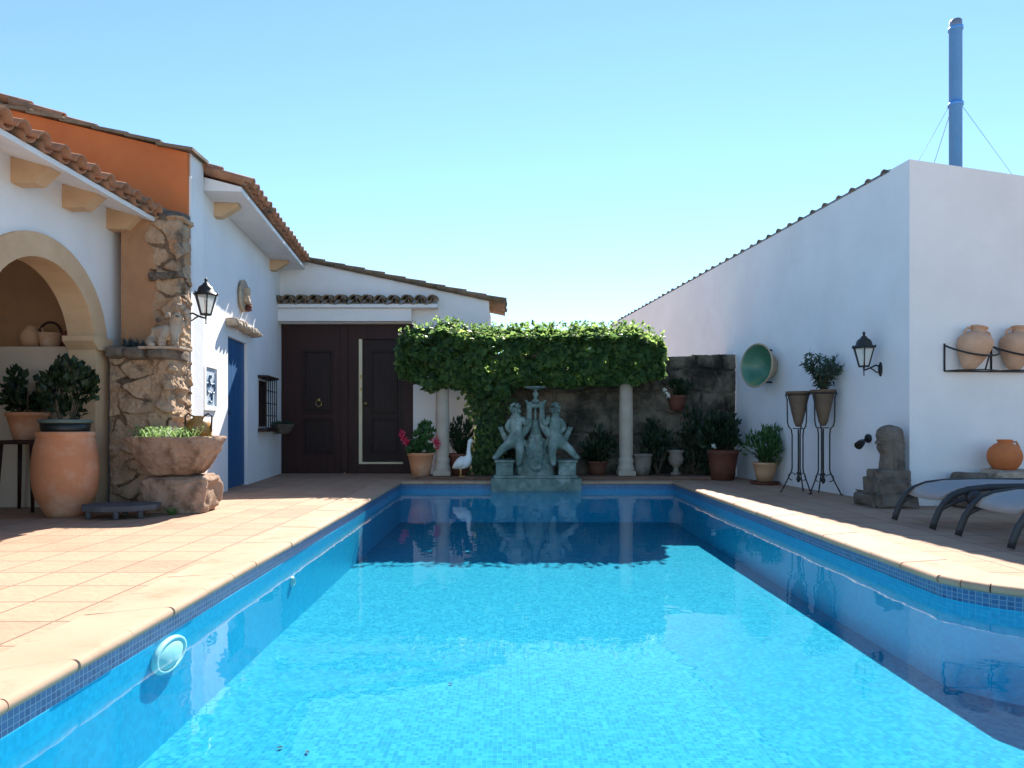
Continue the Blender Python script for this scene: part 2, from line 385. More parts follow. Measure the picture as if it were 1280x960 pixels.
M_IVY = leafmat('ivy leaves', [(.026,.060,.020),(.046,.100,.030),(.085,.16,.044),(.14,.21,.06)], .58)
M_DARKLEAF = leafmat('dark leaves', [(.008,.020,.010),(.014,.034,.013),(.025,.05,.018)], .25)
M_LEAF = leafmat('green leaves', [(.025,.07,.022),(.045,.11,.03),(.06,.13,.04)], .3)
M_HERB = leafmat('pale herb leaves', [(.06,.13,.04),(.12,.22,.07),(.18,.27,.11)], .35)
M_BLUEGREY = leafmat('blue grey leaves', [(.05,.075,.085),(.075,.105,.115),(.04,.06,.07)], .15)
M_OLEANDER = leafmat('grey green leaves', [(.022,.045,.03),(.035,.062,.040),(.05,.08,.05)], .2)
M_DECK = tiles('terracotta paving', [(.325,.180,.118),(.385,.230,.150),(.405,.262,.170),(.36,.215,.155)], (.20,.13,.09), .33, .33, .007, 0, .85, .6, nscale=3.2, nmix=.62)
M_COPING = mat('coping clay', (.40,.25,.165), (.435,.295,.20), 2.2, .8, .15, 30, spec=.2, c3=(.36,.195,.12), s3=3)
M_JOINT = mat('coping joint', (.13,.10,.075), None, 10, .95, .3, 40)
M_GROUND = mat('dry earth', (.28,.22,.15), (.2,.17,.1), .3, .95, .3, 5)
M_BED = mat('brown bed tiles', (.22,.12,.08), (.15,.085,.06), 4, .9, .3, 20)
M_BAND = mosaic('dark mosaic band', (.012,.06,.16),(.02,.10,.24),(.035,.15,.30), .026, (.16,.26,.36), .13)
M_PWALL = mosaic('blue pool mosaic', (.012,.32,.50),(.018,.40,.60),(.034,.47,.66), .02, None, lowamt=.5)
M_PFLOOR = mosaic('turquoise pool floor mosaic', (.011,.165,.275),(.025,.255,.365),(.066,.35,.43), .022, (.06,.31,.40), gw=.09, lowamt=.42, rough=.95)
M_WATER = watermat()
M_PANE = glassmat('cloudy lantern glass', (.85,.85,.78), .45)
M_TILEART = None

random.seed(7)
def rnd(a, b): return random.uniform(a, b)
def rdir():
    while True:
        v = Vector((rnd(-1,1), rnd(-1,1), rnd(-1,1)))
        if .05 < v.length < 1: return v.normalized()

def tile_roof(mb, O, U, Vv, n, rows, pitch=.222, L=.44, step=.36, r=.088, th=.014, pans=True, jit=.012, seg=7):
    O = Vector(O); U = Vector(U).normalized(); Vv = Vector(Vv).normalized(); Nn = U.cross(Vv)
    if Nn.z < 0: Nn = -Nn
    def half(c0, c1, r0, r1, sgn):
        ro = []
        for c, rr in ((c0, r0), (c1, r1)):
            for q in (rr, rr - th):
                ro.append([mb.v(c + U*(q*math.cos(t)) + Nn*(sgn*q*math.sin(t))) for t in (math.pi*k/seg for k in range(seg+1))])
        a_o, a_i, b_o, b_i = ro
        for k in range(seg):
            mb.f([a_o[k], a_o[k+1], b_o[k+1], b_o[k]], True); mb.f([a_i[k+1], a_i[k], b_i[k], b_i[k+1]], True)
            mb.f([a_o[k+1], a_o[k], a_i[k], a_i[k+1]]); mb.f([b_o[k], b_o[k+1], b_i[k+1], b_i[k]])
        for k in (0, seg): mb.f([a_o[k], b_o[k], b_i[k], a_i[k]])
    for i in range(n):
        for j in range(rows):
            jx, jy = rnd(-jit, jit), rnd(-jit, jit)
            c0 = O + U*((i+.5)*pitch + jx) + Vv*(j*step + jy) + Nn*(.075 + rnd(-.004,.004))
            half(c0, c0 + Vv*L - Nn*.02 + U*rnd(-jit, jit), r, r*.84, 1)
            if pans:
                c0 = O + U*(i*pitch + rnd(-jit, jit)*.6) + Vv*(j*step + .05 + rnd(-jit, jit)) + Nn*(.088 + .002)
                half(c0, c0 + Vv*L - Nn*.02, r*.86, r*.98, -1)
    return mb

def wall_open(mb, P, D, Nn, L, H, th, opens, topfn=None):
    """wall face grid from P along D (unit), height H, thickness th against Nn, rectangular openings (s0,s1,z0,z1)"""
    P = Vector(P); D = Vector(D); Nn = Vector(Nn)
    ss = sorted({0, L, *[o[0] for o in opens], *[o[1] for o in opens]}); zz = sorted({0, H, *[o[2] for o in opens], *[o[3] for o in opens]})
    def pt(s_, z, k): return P + D*s_ + Vector((0,0,z)) - Nn*(th*k)
    for a, b in zip(ss, ss[1:]):
        for c, d in zip(zz, zz[1:]):
            if any(o[0] <= a and b <= o[1] and o[2] <= c and d <= o[3] for o in opens): continue
            for k in (0, 1): mb.poly([pt(a,c,k), pt(b,c,k), pt(b,d,k), pt(a,d,k)])
    for s0, s1, z0, z1 in opens:
        mb.poly([pt(s0,z0,0), pt(s0,z1,0), pt(s0,z1,1), pt(s0,z0,1)]); mb.poly([pt(s1,z0,0), pt(s1,z1,0), pt(s1,z1,1), pt(s1,z0,1)])
        mb.poly([pt(s0,z1,0), pt(s1,z1,0), pt(s1,z1,1), pt(s0,z1,1)])
        if z0 > 0: mb.poly([pt(s0,z0,0), pt(s1,z0,0), pt(s1,z0,1), pt(s0,z0,1)])
    mb.poly([pt(0,0,0), pt(0,H,0), pt(0,H,1), pt(0,0,1)]); mb.poly([pt(L,0,0), pt(L,H,0), pt(L,H,1), pt(L,0,1)]); mb.poly([pt(0,H,0), pt(L,H,0), pt(L,H,1), pt(0,H,1)])
    return mb

# ================================================================ SETTING: pool, deck, ground
ZW = -.125; ZF = -.61
def xl(y): return -1.585 - .0115*(y - 2.3)
XR = 2.42
YF, YN = 10.3, .35
bay = [(XR,3.88),(XR+.05,3.77),(XR+.13,3.66),(XR+.25,3.56),(XR+.42,3.48),(XR+.75,3.44),(XR+.75,1.4),(XR+.42,1.36),(XR+.2,1.25),(XR,1.05)]
pool_edge = [(xl(YN),YN),(xl(YF),YF),(XR,YF)] + bay + [(XR,YN)]         # clockwise, seen from above
def offset(poly, d):
    out_ = []; n = len(poly)
    for i in range(n):
        a, b, c = Vector(poly[i-1]), Vector(poly[i]), Vector(poly[(i+1) % n])
        e1 = (b-a).normalized(); e2 = (c-b).normalized()
        n1 = Vector((-e1.y, e1.x)); n2 = Vector((-e2.y, e2.x)); m_ = (n1+n2).normalized()
        out_.append(tuple(b + m_ * (d / max(.5, m_.dot(n1)))))
    return out_
outer = offset(pool_edge, .31)
# deck: sheets around the pool
mb = MB()
YO = outer[1][1]; YI = outer[0][1]
mb.poly([(-16,YI,0),(outer[0][0],YI,0),(outer[1][0],YO,0),(-16,YO,0)])
mb.poly([(-16,YO,0),(16,YO,0),(16,26,0),(-16,26,0)])
mb.poly([(-16,-9,0),(16,-9,0),(16,YI,0),(-16,YI,0)])
mb.poly([(x,y,0) for x,y in outer[2:]] + [(16,YI,0),(16,YO,0)])
struct(mb.build('deck', M_DECK, face=(0,0,1e5)))
mb = MB(); B_ = 600
mb.poly([(-B_,-B_,0),(-16,-B_,0),(-16,B_,0),(-B_,B_,0)]); mb.poly([(16,-B_,0),(B_,-B_,0),(B_,B_,0),(16,B_,0)])
mb.poly([(-16,-B_,0),(16,-B_,0),(16,-9,0),(-16,-9,0)]); mb.poly([(-16,26,0),(16,26,0),(16,B_,0),(-16,B_,0)])
struct(mb.build('ground', M_GROUND, face=(0,0,1e6)))
# coping: bullnosed clay pieces with open joints over a dark bed
mb = MB(); jb = MB(); n = len(pool_edge)
prof = [(-.31,.004),(-.03,.005),(-.012,.0045)] + [(.002+.026*math.sin(q_), -.021+.025*math.cos(q_)) for q_ in [R(a_) for a_ in range(0,181,15)]] + [(-.31,-.046)]
for i in range(n):
    a, b = Vector(pool_edge[i]), Vector(pool_edge[(i+1) % n]); oa, ob = Vector(outer[i]), Vector(outer[(i+1) % n])
    Ln = (b-a).length; k = max(1, round(Ln/.36)); e = (b-a).normalized(); inn = Vector((e.y, -e.x))
    for j in range(k):
        g = .004 if k > 1 else .0015
        t0, t1 = j/k + g/Ln, (j+1)/k - g/Ln; dz = rnd(-.0015, .0015); dx = rnd(-.003,.003)
        rings = []
        for t in (t0, t1):
            pi_, po = a.lerp(b, t), oa.lerp(ob, t); ring = []
            for (x, z) in prof:
                if x <= -.3: q = po
                else: q = pi_ + inn*(x+dx)
                ring.append(mb.v((q.x, q.y, z + dz)))
            rings.append(ring)
        m_ = len(prof)
        for q in range(m_): mb.f([rings[0][q], rings[0][(q+1)%m_], rings[1][(q+1)%m_], rings[1][q]])
        mb.poly([v.co.copy() for v in rings[0][::-1]]); mb.poly([v.co.copy() for v in rings[1]])
    jb.poly([(a.x,a.y,-.012),(b.x,b.y,-.012),(ob.x,ob.y,-.012),(oa.x,oa.y,-.012)])
struct(mb.build('pool_coping', M_COPING)); struct(jb.build('coping_joint_bed', M_JOINT, face=(0,0,1e5)))
# basin
mb = MB(); bb = MB()
for i in range(n):
    (ax, ay), (bx, by) = pool_edge[i], pool_edge[(i+1) % n]
    bb.poly([(ax,ay,-.122),(bx,by,-.122),(bx,by,-.012),(ax,ay,-.012)])
    mb.poly([(ax,ay,ZF),(bx,by,ZF),(bx,by,-.122),(ax,ay,-.122)])
struct(bb.build('pool_mosaic_band', M_BAND, face=(.5,5,0))); struct(mb.build('pool_wall', M_PWALL, face=(.5,5,0)))
mb = MB(); mb.poly([(x,y,ZF) for x,y in pool_edge]); struct(mb.build('pool_floor', M_PFLOOR, face=(0,0,1e5)))
mb = MB(); mb.poly([(x,y,ZW) for x,y in pool_edge]); struct(mb.build('pool_water', M_WATER, face=(0,0,1e5)))
# raised strip behind the pool
mb = MB(); mb.box((-1.45,10.63,.0),(3.2,11.26,.05), bev=.008); struct(mb.build('planting_kerb', M_BED))

# ================================================================ HOUSE WITH BLUE DOOR (long wall)
wd = Vector((-.117, 1, 0)).normalized(); wn = Vector((wd.y, -wd.x, 0))
def hx(y): return -3.65 - .117*(y - 8.81)
def hp(y, z, o=0): return Vector((hx(y), y, z)) + wn*o
H0 = hp(7.5, 0)
hs_ = lambda y: (y - 7.5)/wd.y
house = thing('house', 'white house with a blue door and an orange gable end above the porch', 'house', (-3.6, 9, 0))
mb = MB()
d0, d1 = hs_(8.85), hs_(9.80); w0, w1 = hs_(10.42), hs_(11.05)
wall_open(mb, H0, wd, wn, hs_(12.3), 3.56, .32, [(d0, d1, 0, 2.0), (w0, w1, .82, 1.53)])
mb.build('wall', M_WHITE, house, doubles=True)
# gable end: orange front, white return
mb = MB()
g0 = Vector((-3.505, 7.47, 0))
xs = [(-3.505, 3.80), (-6.9, 4.62)]
mb.prism([(-6.9,7.46,2.2),(-3.52,7.46,2.2),(-3.52,7.46,3.80),(-6.9,7.46,4.62)], (0,.05,0)); mb.build('gable_front', M_ORANGE, house)
mb = MB(); mb.prism([(-6.9,7.515,0),(-3.505,7.515,0),(-3.505,7.515,3.81),(-6.9,7.515,4.63)], (0,.30,0)); mb.build('gable_wall', M_WHITE, house)
mb = MB(); sl = Vector((-3.395,0,.82)).normalized()
for k in range(10):
    c0 = Vector((-3.44,7.60,3.79)) + sl*(k*.36) + Vector((0,rnd(-.01,.01),.02)); Nn = Vector((.235,0,.972))
    mb.prism([c0 + Vector((0,-.19,-.006)), c0 + Vector((0,.21,-.006)), c0 + Vector((0,.21,.03)), c0 + Vector((0,-.19,.03))], sl*.40 + Nn*rnd(-.012,.012) - Nn*.025)
mb.build('verge_tiles', M_ROOFD, house)
# eave slab, brackets, tiles
OV = .43
mb = MB(); a, b = hp(7.86, 3.53), hp(12.3, 3.53)
mb.prism([a - wn*.2, a + wn*OV, a + wn*OV + V(0,0,.055), a - wn*.2 + V(0,0,.20)], b - a); mb.build('soffit', M_SOFFIT, house)
mb = MB(); up = (-wn*.95 + V(0,0,.30))
tile_roof(mb, hp(7.86, 3.575, OV + .07), wd, up, 18, 8); mb.build('roof', M_ROOF, house)
mb = MB()
pr = lambda y: [hp(y,3.525,.0), hp(y,3.525,.28), hp(y,3.49,.28), hp(y,3.36,.08), hp(y,3.36,.0)]
for y in (8.28, 11.15):
    m2 = MB(); m2.prism(pr(y), wd*.13); m2.build('bracket', M_SAND, house)
# blue door
dr = MB(); ax = hp(8.85,0,-.045)
Md = Matrix.Translation(ax) @ Matrix(((wd.x, wn.x, 0, 0),(wd.y, wn.y, 0, 0),(0,0,1,0),(0,0,0,1)))
WD = d1 - d0
k = 6
for i in range(k): dr.box((WD*i/k + .003, -.035, .012),(WD*(i+1)/k - .003, 0, 1.995), Md)
door = dr.build('door', M_BLUE, house)
hb = MB(); hb.tube([Md @ V(.08,.0,1.0), Md @ V(.08,.035,1.0), Md @ V(.17,.035,1.0)], .009); hb.build('handle', M_IRON, door)
# small window with box grille
mb = MB(); ww = w1 - w0; Mw = Matrix.Translation(hp(10.42,0,0)) @ Matrix(((wd.x, wn.x, 0, 0),(wd.y, wn.y, 0, 0),(0,0,1,0),(0,0,0,1)))
mb.box((0,-.09,.82),(.05,-.03,1.53),Mw); mb.box((ww-.05,-.09,.82),(ww,-.03,1.53),Mw); mb.box((.05,-.09,.82),(ww-.05,-.03,.87),Mw); mb.box((.05,-.09,1.48),(ww-.05,-.03,1.53),Mw); mb.box((ww/2-.02,-.08,.87),(ww/2+.02,-.04,1.48),Mw); mb.box((.05,-.08,1.15),(ww/2-.02,-.04,1.18),Mw)
win = mb.build('window', M_WOOD, house)
mb = MB(); mb.box((.01,-.075,.83),(ww-.01,-.065,1.52),Mw); mb.build('pane', M_DARKPOT, win)
mb = MB()
for i in range(6):
    s_ = -.03 + (ww+.06)*i/5; mb.tube([Mw @ V(s_,.0,.80), Mw @ V(s_,.12,.80), Mw @ V(s_,.12,1.56), Mw @ V(s_,0,1.56)], .008, 6)
for z in (.80,.99,1.18,1.37,1.56): mb.tube([Mw @ V(-.03,.12,z), Mw @ V(ww+.03,.12,z)], .008, 6)
mb.build('grille', M_IRON, win)
mb = MB(); mb.box((-.06,.003,.745),(ww+.06,.14,.79),Mw,bev=.005); mb.build('sill', M_WOOD, win); mb = MB(); mb.box((-.07,.003,1.57),(ww+.07,.15,1.60),Mw,bev=.004); mb.build('hood', M_WOOD, win)

# things on that wall
mb = MB(); a = hp(8.72,2.17,.06); b = hp(10.05,2.17,.06)
for j in range(9):
    t = (j+.5)/9; mb.rock(a.lerp(b,t) + V(0,0,rnd(-.012,.012)), (.19,.12+rnd(-.02,.02),.10+rnd(-.02,.03)), seed=j+40, amp=.25, sub=2)
tag(mb.build('stone_lintel', M_LSTONE, origin=a.lerp(b,.5)), 'rough stone lintel sticking out of the white wall over the blue door', 'lintel')
pl = thing('wall_plaque', 'oval brown ceramic plaque high on the white wall above the blue door', 'plaque', hp(9.46,2.62))
Mp = Matrix.Translation(hp(9.46,2.62,.0)) @ Matrix(((wd.x,0,wn.x,0),(wd.y,0,wn.y,0),(0,1,0,0),(0,0,0,1)))
mb = MB(); mb.lathe([(0,.005),(.17,.005),(.205,.02),(.215,.05),(.195,.062),(.16,.045),(.10,.055),(0,.075)], seg=28, M=Mp.to_3x3(), c=hp(9.46,2.62), sy=1.05, wob=.08); mb.build('dish', M_LSTONE, pl)
mb = MB()
for (u, z, s_, sd) in ((0,.05,.11,3),(-.04,-.04,.09,5),(.05,-.06,.08,7)): mb.rock(Mp @ V(u,z,.07), (s_,s_,s_*1.3), seed=sd, amp=.3)
mb.build('relief', M_BOWLCLAY, pl)
mb = MB()
for (u, z, s_, sd) in ((.07,-.15,.085,3),(.11,-.10,.06,5),(.03,-.18,.06,7)): mb.rock(Mp @ V(u,z,.085), (s_,s_,s_), seed=sd, amp=.3)
mb.build('ornament', M_TERRAD, pl)
# decorative tile panel: white rim round a blue painted tile
tp = thing('tile_panel', 'pale wall panel with blue scrollwork in a white raised rim beside the blue door', 'tile panel', hp(8.1,1.28))
Mt = Matrix.Translation(hp(7.86,0,0)) @ Matrix(((wd.x, wn.x, 0, 0),(wd.y, wn.y, 0, 0),(0,0,1,0),(0,0,0,1)))
M_TILE = mat('painted tile ground', (.60,.66,.70), (.42,.52,.60), 14, .35, .03, 30, spec=.4, c3=(.10,.20,.30), s3=9, lo3=.52, hi3=.60)
mb = MB(); mb.box((.05,.001,1.07),(.45,.012,1.52),Mt); mb.build('tile', M_TILE, tp)
mb = MB()
mb.box((0,.001,1.02),(.05,.03,1.57),Mt); mb.box((.45,.001,1.02),(.50,.03,1.57),Mt); mb.box((.05,.001,1.02),(.45,.03,1.07),Mt); mb.box((.05,.001,1.52),(.45,.03,1.57),Mt); mb.build('rim', M_WHITE, tp)
mb = MB()
for q, (u, z, s_) in enumerate(((.25,1.40,1),(.25,1.19,-1),(.15,1.30,1),(.35,1.30,-1))):
    path = []
    for i in range(16):
        t = i/15*5.5; r_ = .012 + .075*i/15; path.append(Mt @ V(u + s_*r_*math.cos(t), .017, z + r_*math.sin(t)))
    mb.tube(path, .010, 5, flat=(1,1))
mb.build('scrollwork', mat('tile blue paint', (.05,.11,.19), None, 8, .4, 0), tp)
# hanging stone flower bowl below the grille window
bp_ = thing('wall_planter', 'small grey half bowl planter hanging under the grilled window', 'planter', hp(11.3,.74,.1))
c = hp(11.32,.70,.16)
mb = MB(); mb.lathe([(.0,0),(.09,.0),(.15,.06),(.19,.15),(.20,.16),(.18,.16),(.14,.08),(0,.07)], c=c, seg=24); mb.build('bowl', M_GSTONE, bp_)
mb = MB()
for i in range(120):
    d = rdir(); d.z = abs(d.z)*.6; mb.leaf(c + V(rnd(-.15,.15),rnd(-.15,.15),.15+rnd(0,.03)), d, rdir(), .06, .03)
mb.build('foliage', M_OLEANDER, bp_)

# ================================================================ PORCH (arcade wall on the near side of the house)
porch = thing('porch', 'white arcaded porch with a sandstone arch and tiled eave', 'porch', (-4.3, 6.2, 0))
XP = -4.2; TH = .22; YC, ZC, RI, RO = 6.15, 1.6, .75, .95; YE, YS = 7.5, 2.2; TOP = 3.10
mb = MB(); K = 24
arc = [(YC + RI*math.cos(math.pi*k/K), ZC + RI*math.sin(math.pi*k/K)) for k in range(K+1)]
for x in (XP, XP - TH):
    mb.poly([(x,arc[0][0],0),(x,YE,0),(x,YE,TOP),(x,arc[0][0],TOP)]); mb.poly([(x,YS,0),(x,arc[-1][0],0),(x,arc[-1][0],TOP),(x,YS,TOP)])
    for (y0,z0),(y1,z1) in zip(arc, arc[1:]): mb.poly([(x,y0,z0),(x,y0,TOP),(x,y1,TOP),(x,y1,z1)])
mb.poly([(XP,YS,0),(XP,YS,TOP),(XP-TH,YS,TOP),(XP-TH,YS,0)])
mb.build('wall', M_WHITE, porch, doubles=True)
mb = MB()        # sandstone arch ring: face, soffit
a2 = [(math.cos(math.pi*k/K), math.sin(math.pi*k/K)) for k in range(K+1)]
for (c0,s0),(c1,s1) in zip(a2, a2[1:]):
    P = lambda r,c,s_,x: (x, YC + r*c, ZC + r*s_)
    xa, xb, ri = XP + .03, XP - TH - .02, RI - .012
    for q in ((ri,RO,xa,0),): mb.poly([P(ri,c0,s0,xa),P(RO,c0,s0,xa),P(RO,c1,s1,xa),P(ri,c1,s1,xa)])
    mb.poly([P(ri,c0,s0,xa),P(ri,c1,s1,xa),P(ri,c1,s1,xb),P(ri,c0,s0,xb)]); mb.poly([P(RO,c0,s0,xa),P(RO,c1,s1,xa),P(RO,c1,s1,XP),P(RO,c0,s0,XP)])
    mb.poly([P(ri,c0,s0,xb),P(RO,c0,s0,xb),P(RO,c1,s1,xb),P(ri,c1,s1,xb)])
mb.build('arch', M_SAND, porch, doubles=True)
for (ya, yb) in ((YC+RI-.012, YC+RO), (YC-RO, YC-RI+.012)):
    mb = MB(); mb.box((XP-TH-.02,ya,0),(XP+.03,yb,1.60)); pi_ = mb.build('pilaster', M_SAND, porch)
    mb = MB(); ce = (ya < YC)
    mb.prism([(XP-TH-.02,ya-.0,1.60),(XP-TH-.02,yb+.0,1.60),(XP-TH-.02,yb+.03,1.66),(XP-TH-.02,yb+.03,1.73),(XP-TH-.02,ya-.10,1.73),(XP-TH-.02,ya-.10,1.68)] if not ce else
             [(XP-TH-.02,ya,1.60),(XP-TH-.02,yb,1.60),(XP-TH-.02,yb+.10,1.68),(XP-TH-.02,yb+.10,1.73),(XP-TH-.02,ya-.03,1.73),(XP-TH-.02,ya-.03,1.66)], (TH+.085,0,0))
    mb.build('capital', M_SAND, pi_)
for y in (2.95, 3.65, 4.35, 5.06, 5.76, 6.42, 7.12):
    mb = MB(); mb.prism([(XP,y,3.095),(XP+.33,y,3.028),(XP+.33,y,3.0),(XP+.20,y,2.88),(XP,y,2.88)], (0,.14,0)); mb.build('bracket', M_SAND, porch)
mb = MB(); mb.prism([(XP-1.9,YS,3.60),(XP-1.9,YS,3.45),(XP,YS,3.10),(XP+.46,YS,2.975),(XP+.46,YS,3.02)], (0,YE-.04-YS,0)); mb.build('soffit', M_SOFFIT, porch)
mb = MB(); tile_roof(mb, (XP+.53,YS,2.985), (0,1,0), (-.97,0,.24), 24, 6, pitch=.2195, r=.08); mb.build('roof', M_ROOF, porch)
mb = MB(); mb.box((-6.2,YS,0),(-6.0,YE-.05,3.3)); mb.build('back_wall', M_OCHRE, porch)
mb = MB(); mb.box((-5.98,7.38,1.66),(XP-TH-.02,7.445,3.2)); mb.build('niche_wall', M_OCHRE, porch)
mb = MB(); mb.box((-5.98,7.06,0),(XP-TH-.025,7.44,1.655), bev=.01); mb.build('counter', M_CREAM, porch)

# ================================================================ RUBBLE PILLAR
pil = thing('stone_pillar', 'rough rubble stone pillar at the corner between the porch and the white house', 'pillar', (-3.8,7.2,0))
def rubble(name, yf, z0, z1, mask, sx, sz, seed, depth, rnd_edge=.05, plaster=False):
    """front and returning face of a rubble pier: angular stones standing out of recessed mortar"""
    xa_, xb_, yb_ = -4.09, -3.475, 7.455; st = .010; path = []
    n1 = int((xb_-rnd_edge-xa_)/st)
    for i in range(n1+1): path.append((xa_ + (xb_-rnd_edge-xa_)*i/n1, yf, 0, -1))
    for i in range(1,7): q_ = math.pi/2*i/7; path.append((xb_-rnd_edge+rnd_edge*math.sin(q_), yf+rnd_edge-rnd_edge*math.cos(q_), math.sin(q_), -math.cos(q_)))
    n2 = int((yb_-yf-rnd_edge)/st)
    for i in range(n2+1): path.append((xb_, yf+rnd_edge+(yb_-yf-rnd_edge)*i/n2, 1, 0))
    nz2 = int((z1-z0)/st); mb = MB(); G = []; kinds = []
    for (x, y, nx_, ny_) in path:
        col_, kc = [], []
        for k in range(nz2+1):
            z = z0 + (z1-z0)*k/nz2; p = Vector((x*sx, y*sx, z*sz)) + Vector((seed, 0, 0))
            wv = Vector((noise.noise(p*1.1), noise.noise(p*1.1+Vector((5,5,5))), noise.noise(p*1.1+Vector((9,1,4)))))*.35
            ds, pts = noise.voronoi(p + wv); e_ = ds[1]-ds[0]; cell = noise.cell(pts[0]*3.17)
            fine = noise.noise(Vector((x,y,z))*14)*.010 + noise.noise(Vector((x,y,z))*34)*.009 + noise.noise(Vector((x,y,z))*70)*.003
            m_ = mask(x, y, z); pn = min(1, max(0, .5 + 1.5*noise.noise(Vector((x*3.1+seed, y*3, z*2.4))))); t_ = min(1, max(0, (e_-.035)/.11)); t_ = t_*t_*(3-2*t_); lo_ = p + wv - pts[0]; c2_ = noise.cell(pts[0]*5.3); c3_ = noise.cell(pts[0]*7.9)
            h_ = ((t_*(.55+.45*cell))*depth*(.35+.65*pn) - depth*.6*(.35+.65*pn) + t_*((c2_-.5)*lo_.x + (c3_-.5)*lo_.z)*.06)*m_ + fine*(.25+1.2*m_)
            col_.append(mb.v((x+nx_*h_, y+ny_*h_, z))); kc.append(2 if m_ < .45 or (plaster and t_ < .3 and pn < .62) else (1 if t_ < .30 and pn > .34 else 0))
        G.append(col_); kinds.append(kc)
    fs = []
    for i in range(len(path)-1):
        for k in range(nz2):
            f = mb.f([G[i][k], G[i+1][k], G[i+1][k+1], G[i][k+1]], True)
            if f: f.material_index = kinds[i][k]
    mb.poly([(xa_,yf,z1-.002),(xb_-.03,yf,z1-.002),(xb_-.03,yb_,z1-.002),(xa_,yb_,z1-.002)])
    mb.poly([(xa_,yf,z0),(xa_,yf,z1),(xa_,yb_,z1),(xa_,yb_,z0)])
    o = mb.build(name, M_RUBBLE, pil); o.data.materials.append(M_MORTAR); o.data.materials.append(M_OCHRE); return o
random.seed(21)
rubble('stones', 7.0, .0, 1.53, lambda x,y,z: 1.0, 3.4, 5.2, 3.3, .05)
def upmask(x, y, z):
    q_ = (x + 3.80 + .16*noise.noise(Vector((z*2.3, 4, 1))) + .06*noise.noise(Vector((x*8, z*8, 1))))/.10
    if 2.36 < z < 2.47 and x > -3.8: q_ = 1
    return min(1, max(0, q_))
rubble('upper_stones', 7.2, 1.62, 3.04, upmask, 3.0, 4.4, 8.1, .040, plaster=True)
mb = MB()
for j in range(6): mb.rock((-3.56+rnd(-.15,.03), 7.31+rnd(-.03,.08), 3.03+rnd(0,.08)), (rnd(.14,.22),.2,rnd(.08,.14)), seed=j*2.9, amp=.3, box=.6, sub=3)
for j in range(6): mb.rock((-3.74+j*.05, 7.195, 2.41+rnd(-.015,.015)), (.10,.09,.05+rnd(0,.03)), seed=j*3.3, amp=.35, box=.6, sub=3)
mb.build('cap_stones', M_GSTONE, pil)
mb = MB()
for x0_, x1_ in ((-4.12,-3.92),(-3.93,-3.70),(-3.71,-3.44)): mb.rock(((x0_+x1_)/2, 7.16, 1.575+rnd(-.01,.01)), (x1_-x0_+.01,.50,.12+rnd(-.01,.02)), seed=x0_*9, amp=.14, box=.45, sub=3)
mb.build('ledge', M_GSTONE, pil)
# ================================================================ GATE HOUSE
gh = thing('gate_house', 'white gate house with double dark wooden gate under a tiled canopy', 'building', (-2.4,11.9,0))
YG = 11.9; GL, GR, GT = -4.06, -1.71, 2.605
rz = lambda x: 3.72 - .2135*(x + 3.67)
mb = MB(); mb.prism([(-5.2,YG,GT),(GR,YG,GT),(GR,YG,0),(-.40,YG,0),(-.40,YG,rz(-.40)-.03),(-5.2,YG,rz(-5.2)-.03)], (0,.30,0)); mb.box((-.62,YG+.303,0),(-.40,YG+1.2,2.9)); mb.build('wall', M_WHITE, gh)
mb = MB(); mb.prism([(-5.4,YG-.05,rz(-5.4)-.03),(-.13,YG-.05,rz(-.13)-.03),(-.13,YG-.05,rz(-.13)+.015),(-5.4,YG-.05,rz(-5.4)+.015)], (0,1.35,0)); rf = mb.build('roof', M_ROOFD, gh)
mb = MB(); tile_roof(mb, (-.12,YG-.06,rz(-.12)-.045), (0,1,0), (-1,0,.2135), 6, 13, pitch=.222, r=.065); mb.build('tiles', M_ROOFD, rf)
mb = MB(); mb.box((-4.03,YG-.16,2.62),(-1.72,YG-.002,2.84), bev=.006); mb.build('lintel', M_WHITE, gh)
mb = MB(); mb.box((-4.05,YG-.22,2.843),(-1.27,YG-.002,2.90)); mb.prism([(-4.05,YG-.2,2.90),(-1.27,YG-.2,2.90),(-1.27,YG-.003,2.98),(-1.27,YG-.003,2.90),(-4.05,YG-.003,2.90),(-4.05,YG-.003,2.98)][:0] or [(-4.05,YG-.2,2.902),(-4.05,YG-.003,2.902),(-4.05,YG-.003,2.99)], (2.78,0,0)); cn = mb.build('canopy', M_WHITE, gh)
mb = MB(); tile_roof(mb, (-4.12,YG-.27,2.875), (1,0,0), (0,.96,.27), 13, 1, pitch=.2225, L=.30, r=.104, th=.018); mb.build('canopy_tiles', M_ROOFD, cn)
def panel_leaf(x0, x1, z0, z1, y, panels, name, parent, m=M_WOOD):
    mb = MB(); mb.box((x0,y,z0),(x1,y+.06,z1)); o = mb.build(name, m, parent)
    for (a, b, c, d) in panels:
        mb = MB()
        mb.box((a,y-.010,c),(b,y+.002,d), bev=.009)
        for (p, q, r_, s_) in ((a-.05,b+.05,c-.05,c-.012),(a-.05,b+.05,d+.012,d+.05),(a-.05,a-.012,c-.012,d+.012),(b+.012,b+.05,c-.012,d+.012)): mb.box((p,y-.022,r_),(q,y+.002,s_), bev=.008)
        mb.build('panel', M_WOOD2, o)
    return o
yg = YG + .10
lf = panel_leaf(GL, -2.925, .003, GT-.004, yg, [(-3.60,-3.17,1.10,2.10),(-3.60,-3.17,.38,.92)], 'gate_leaf', gh)
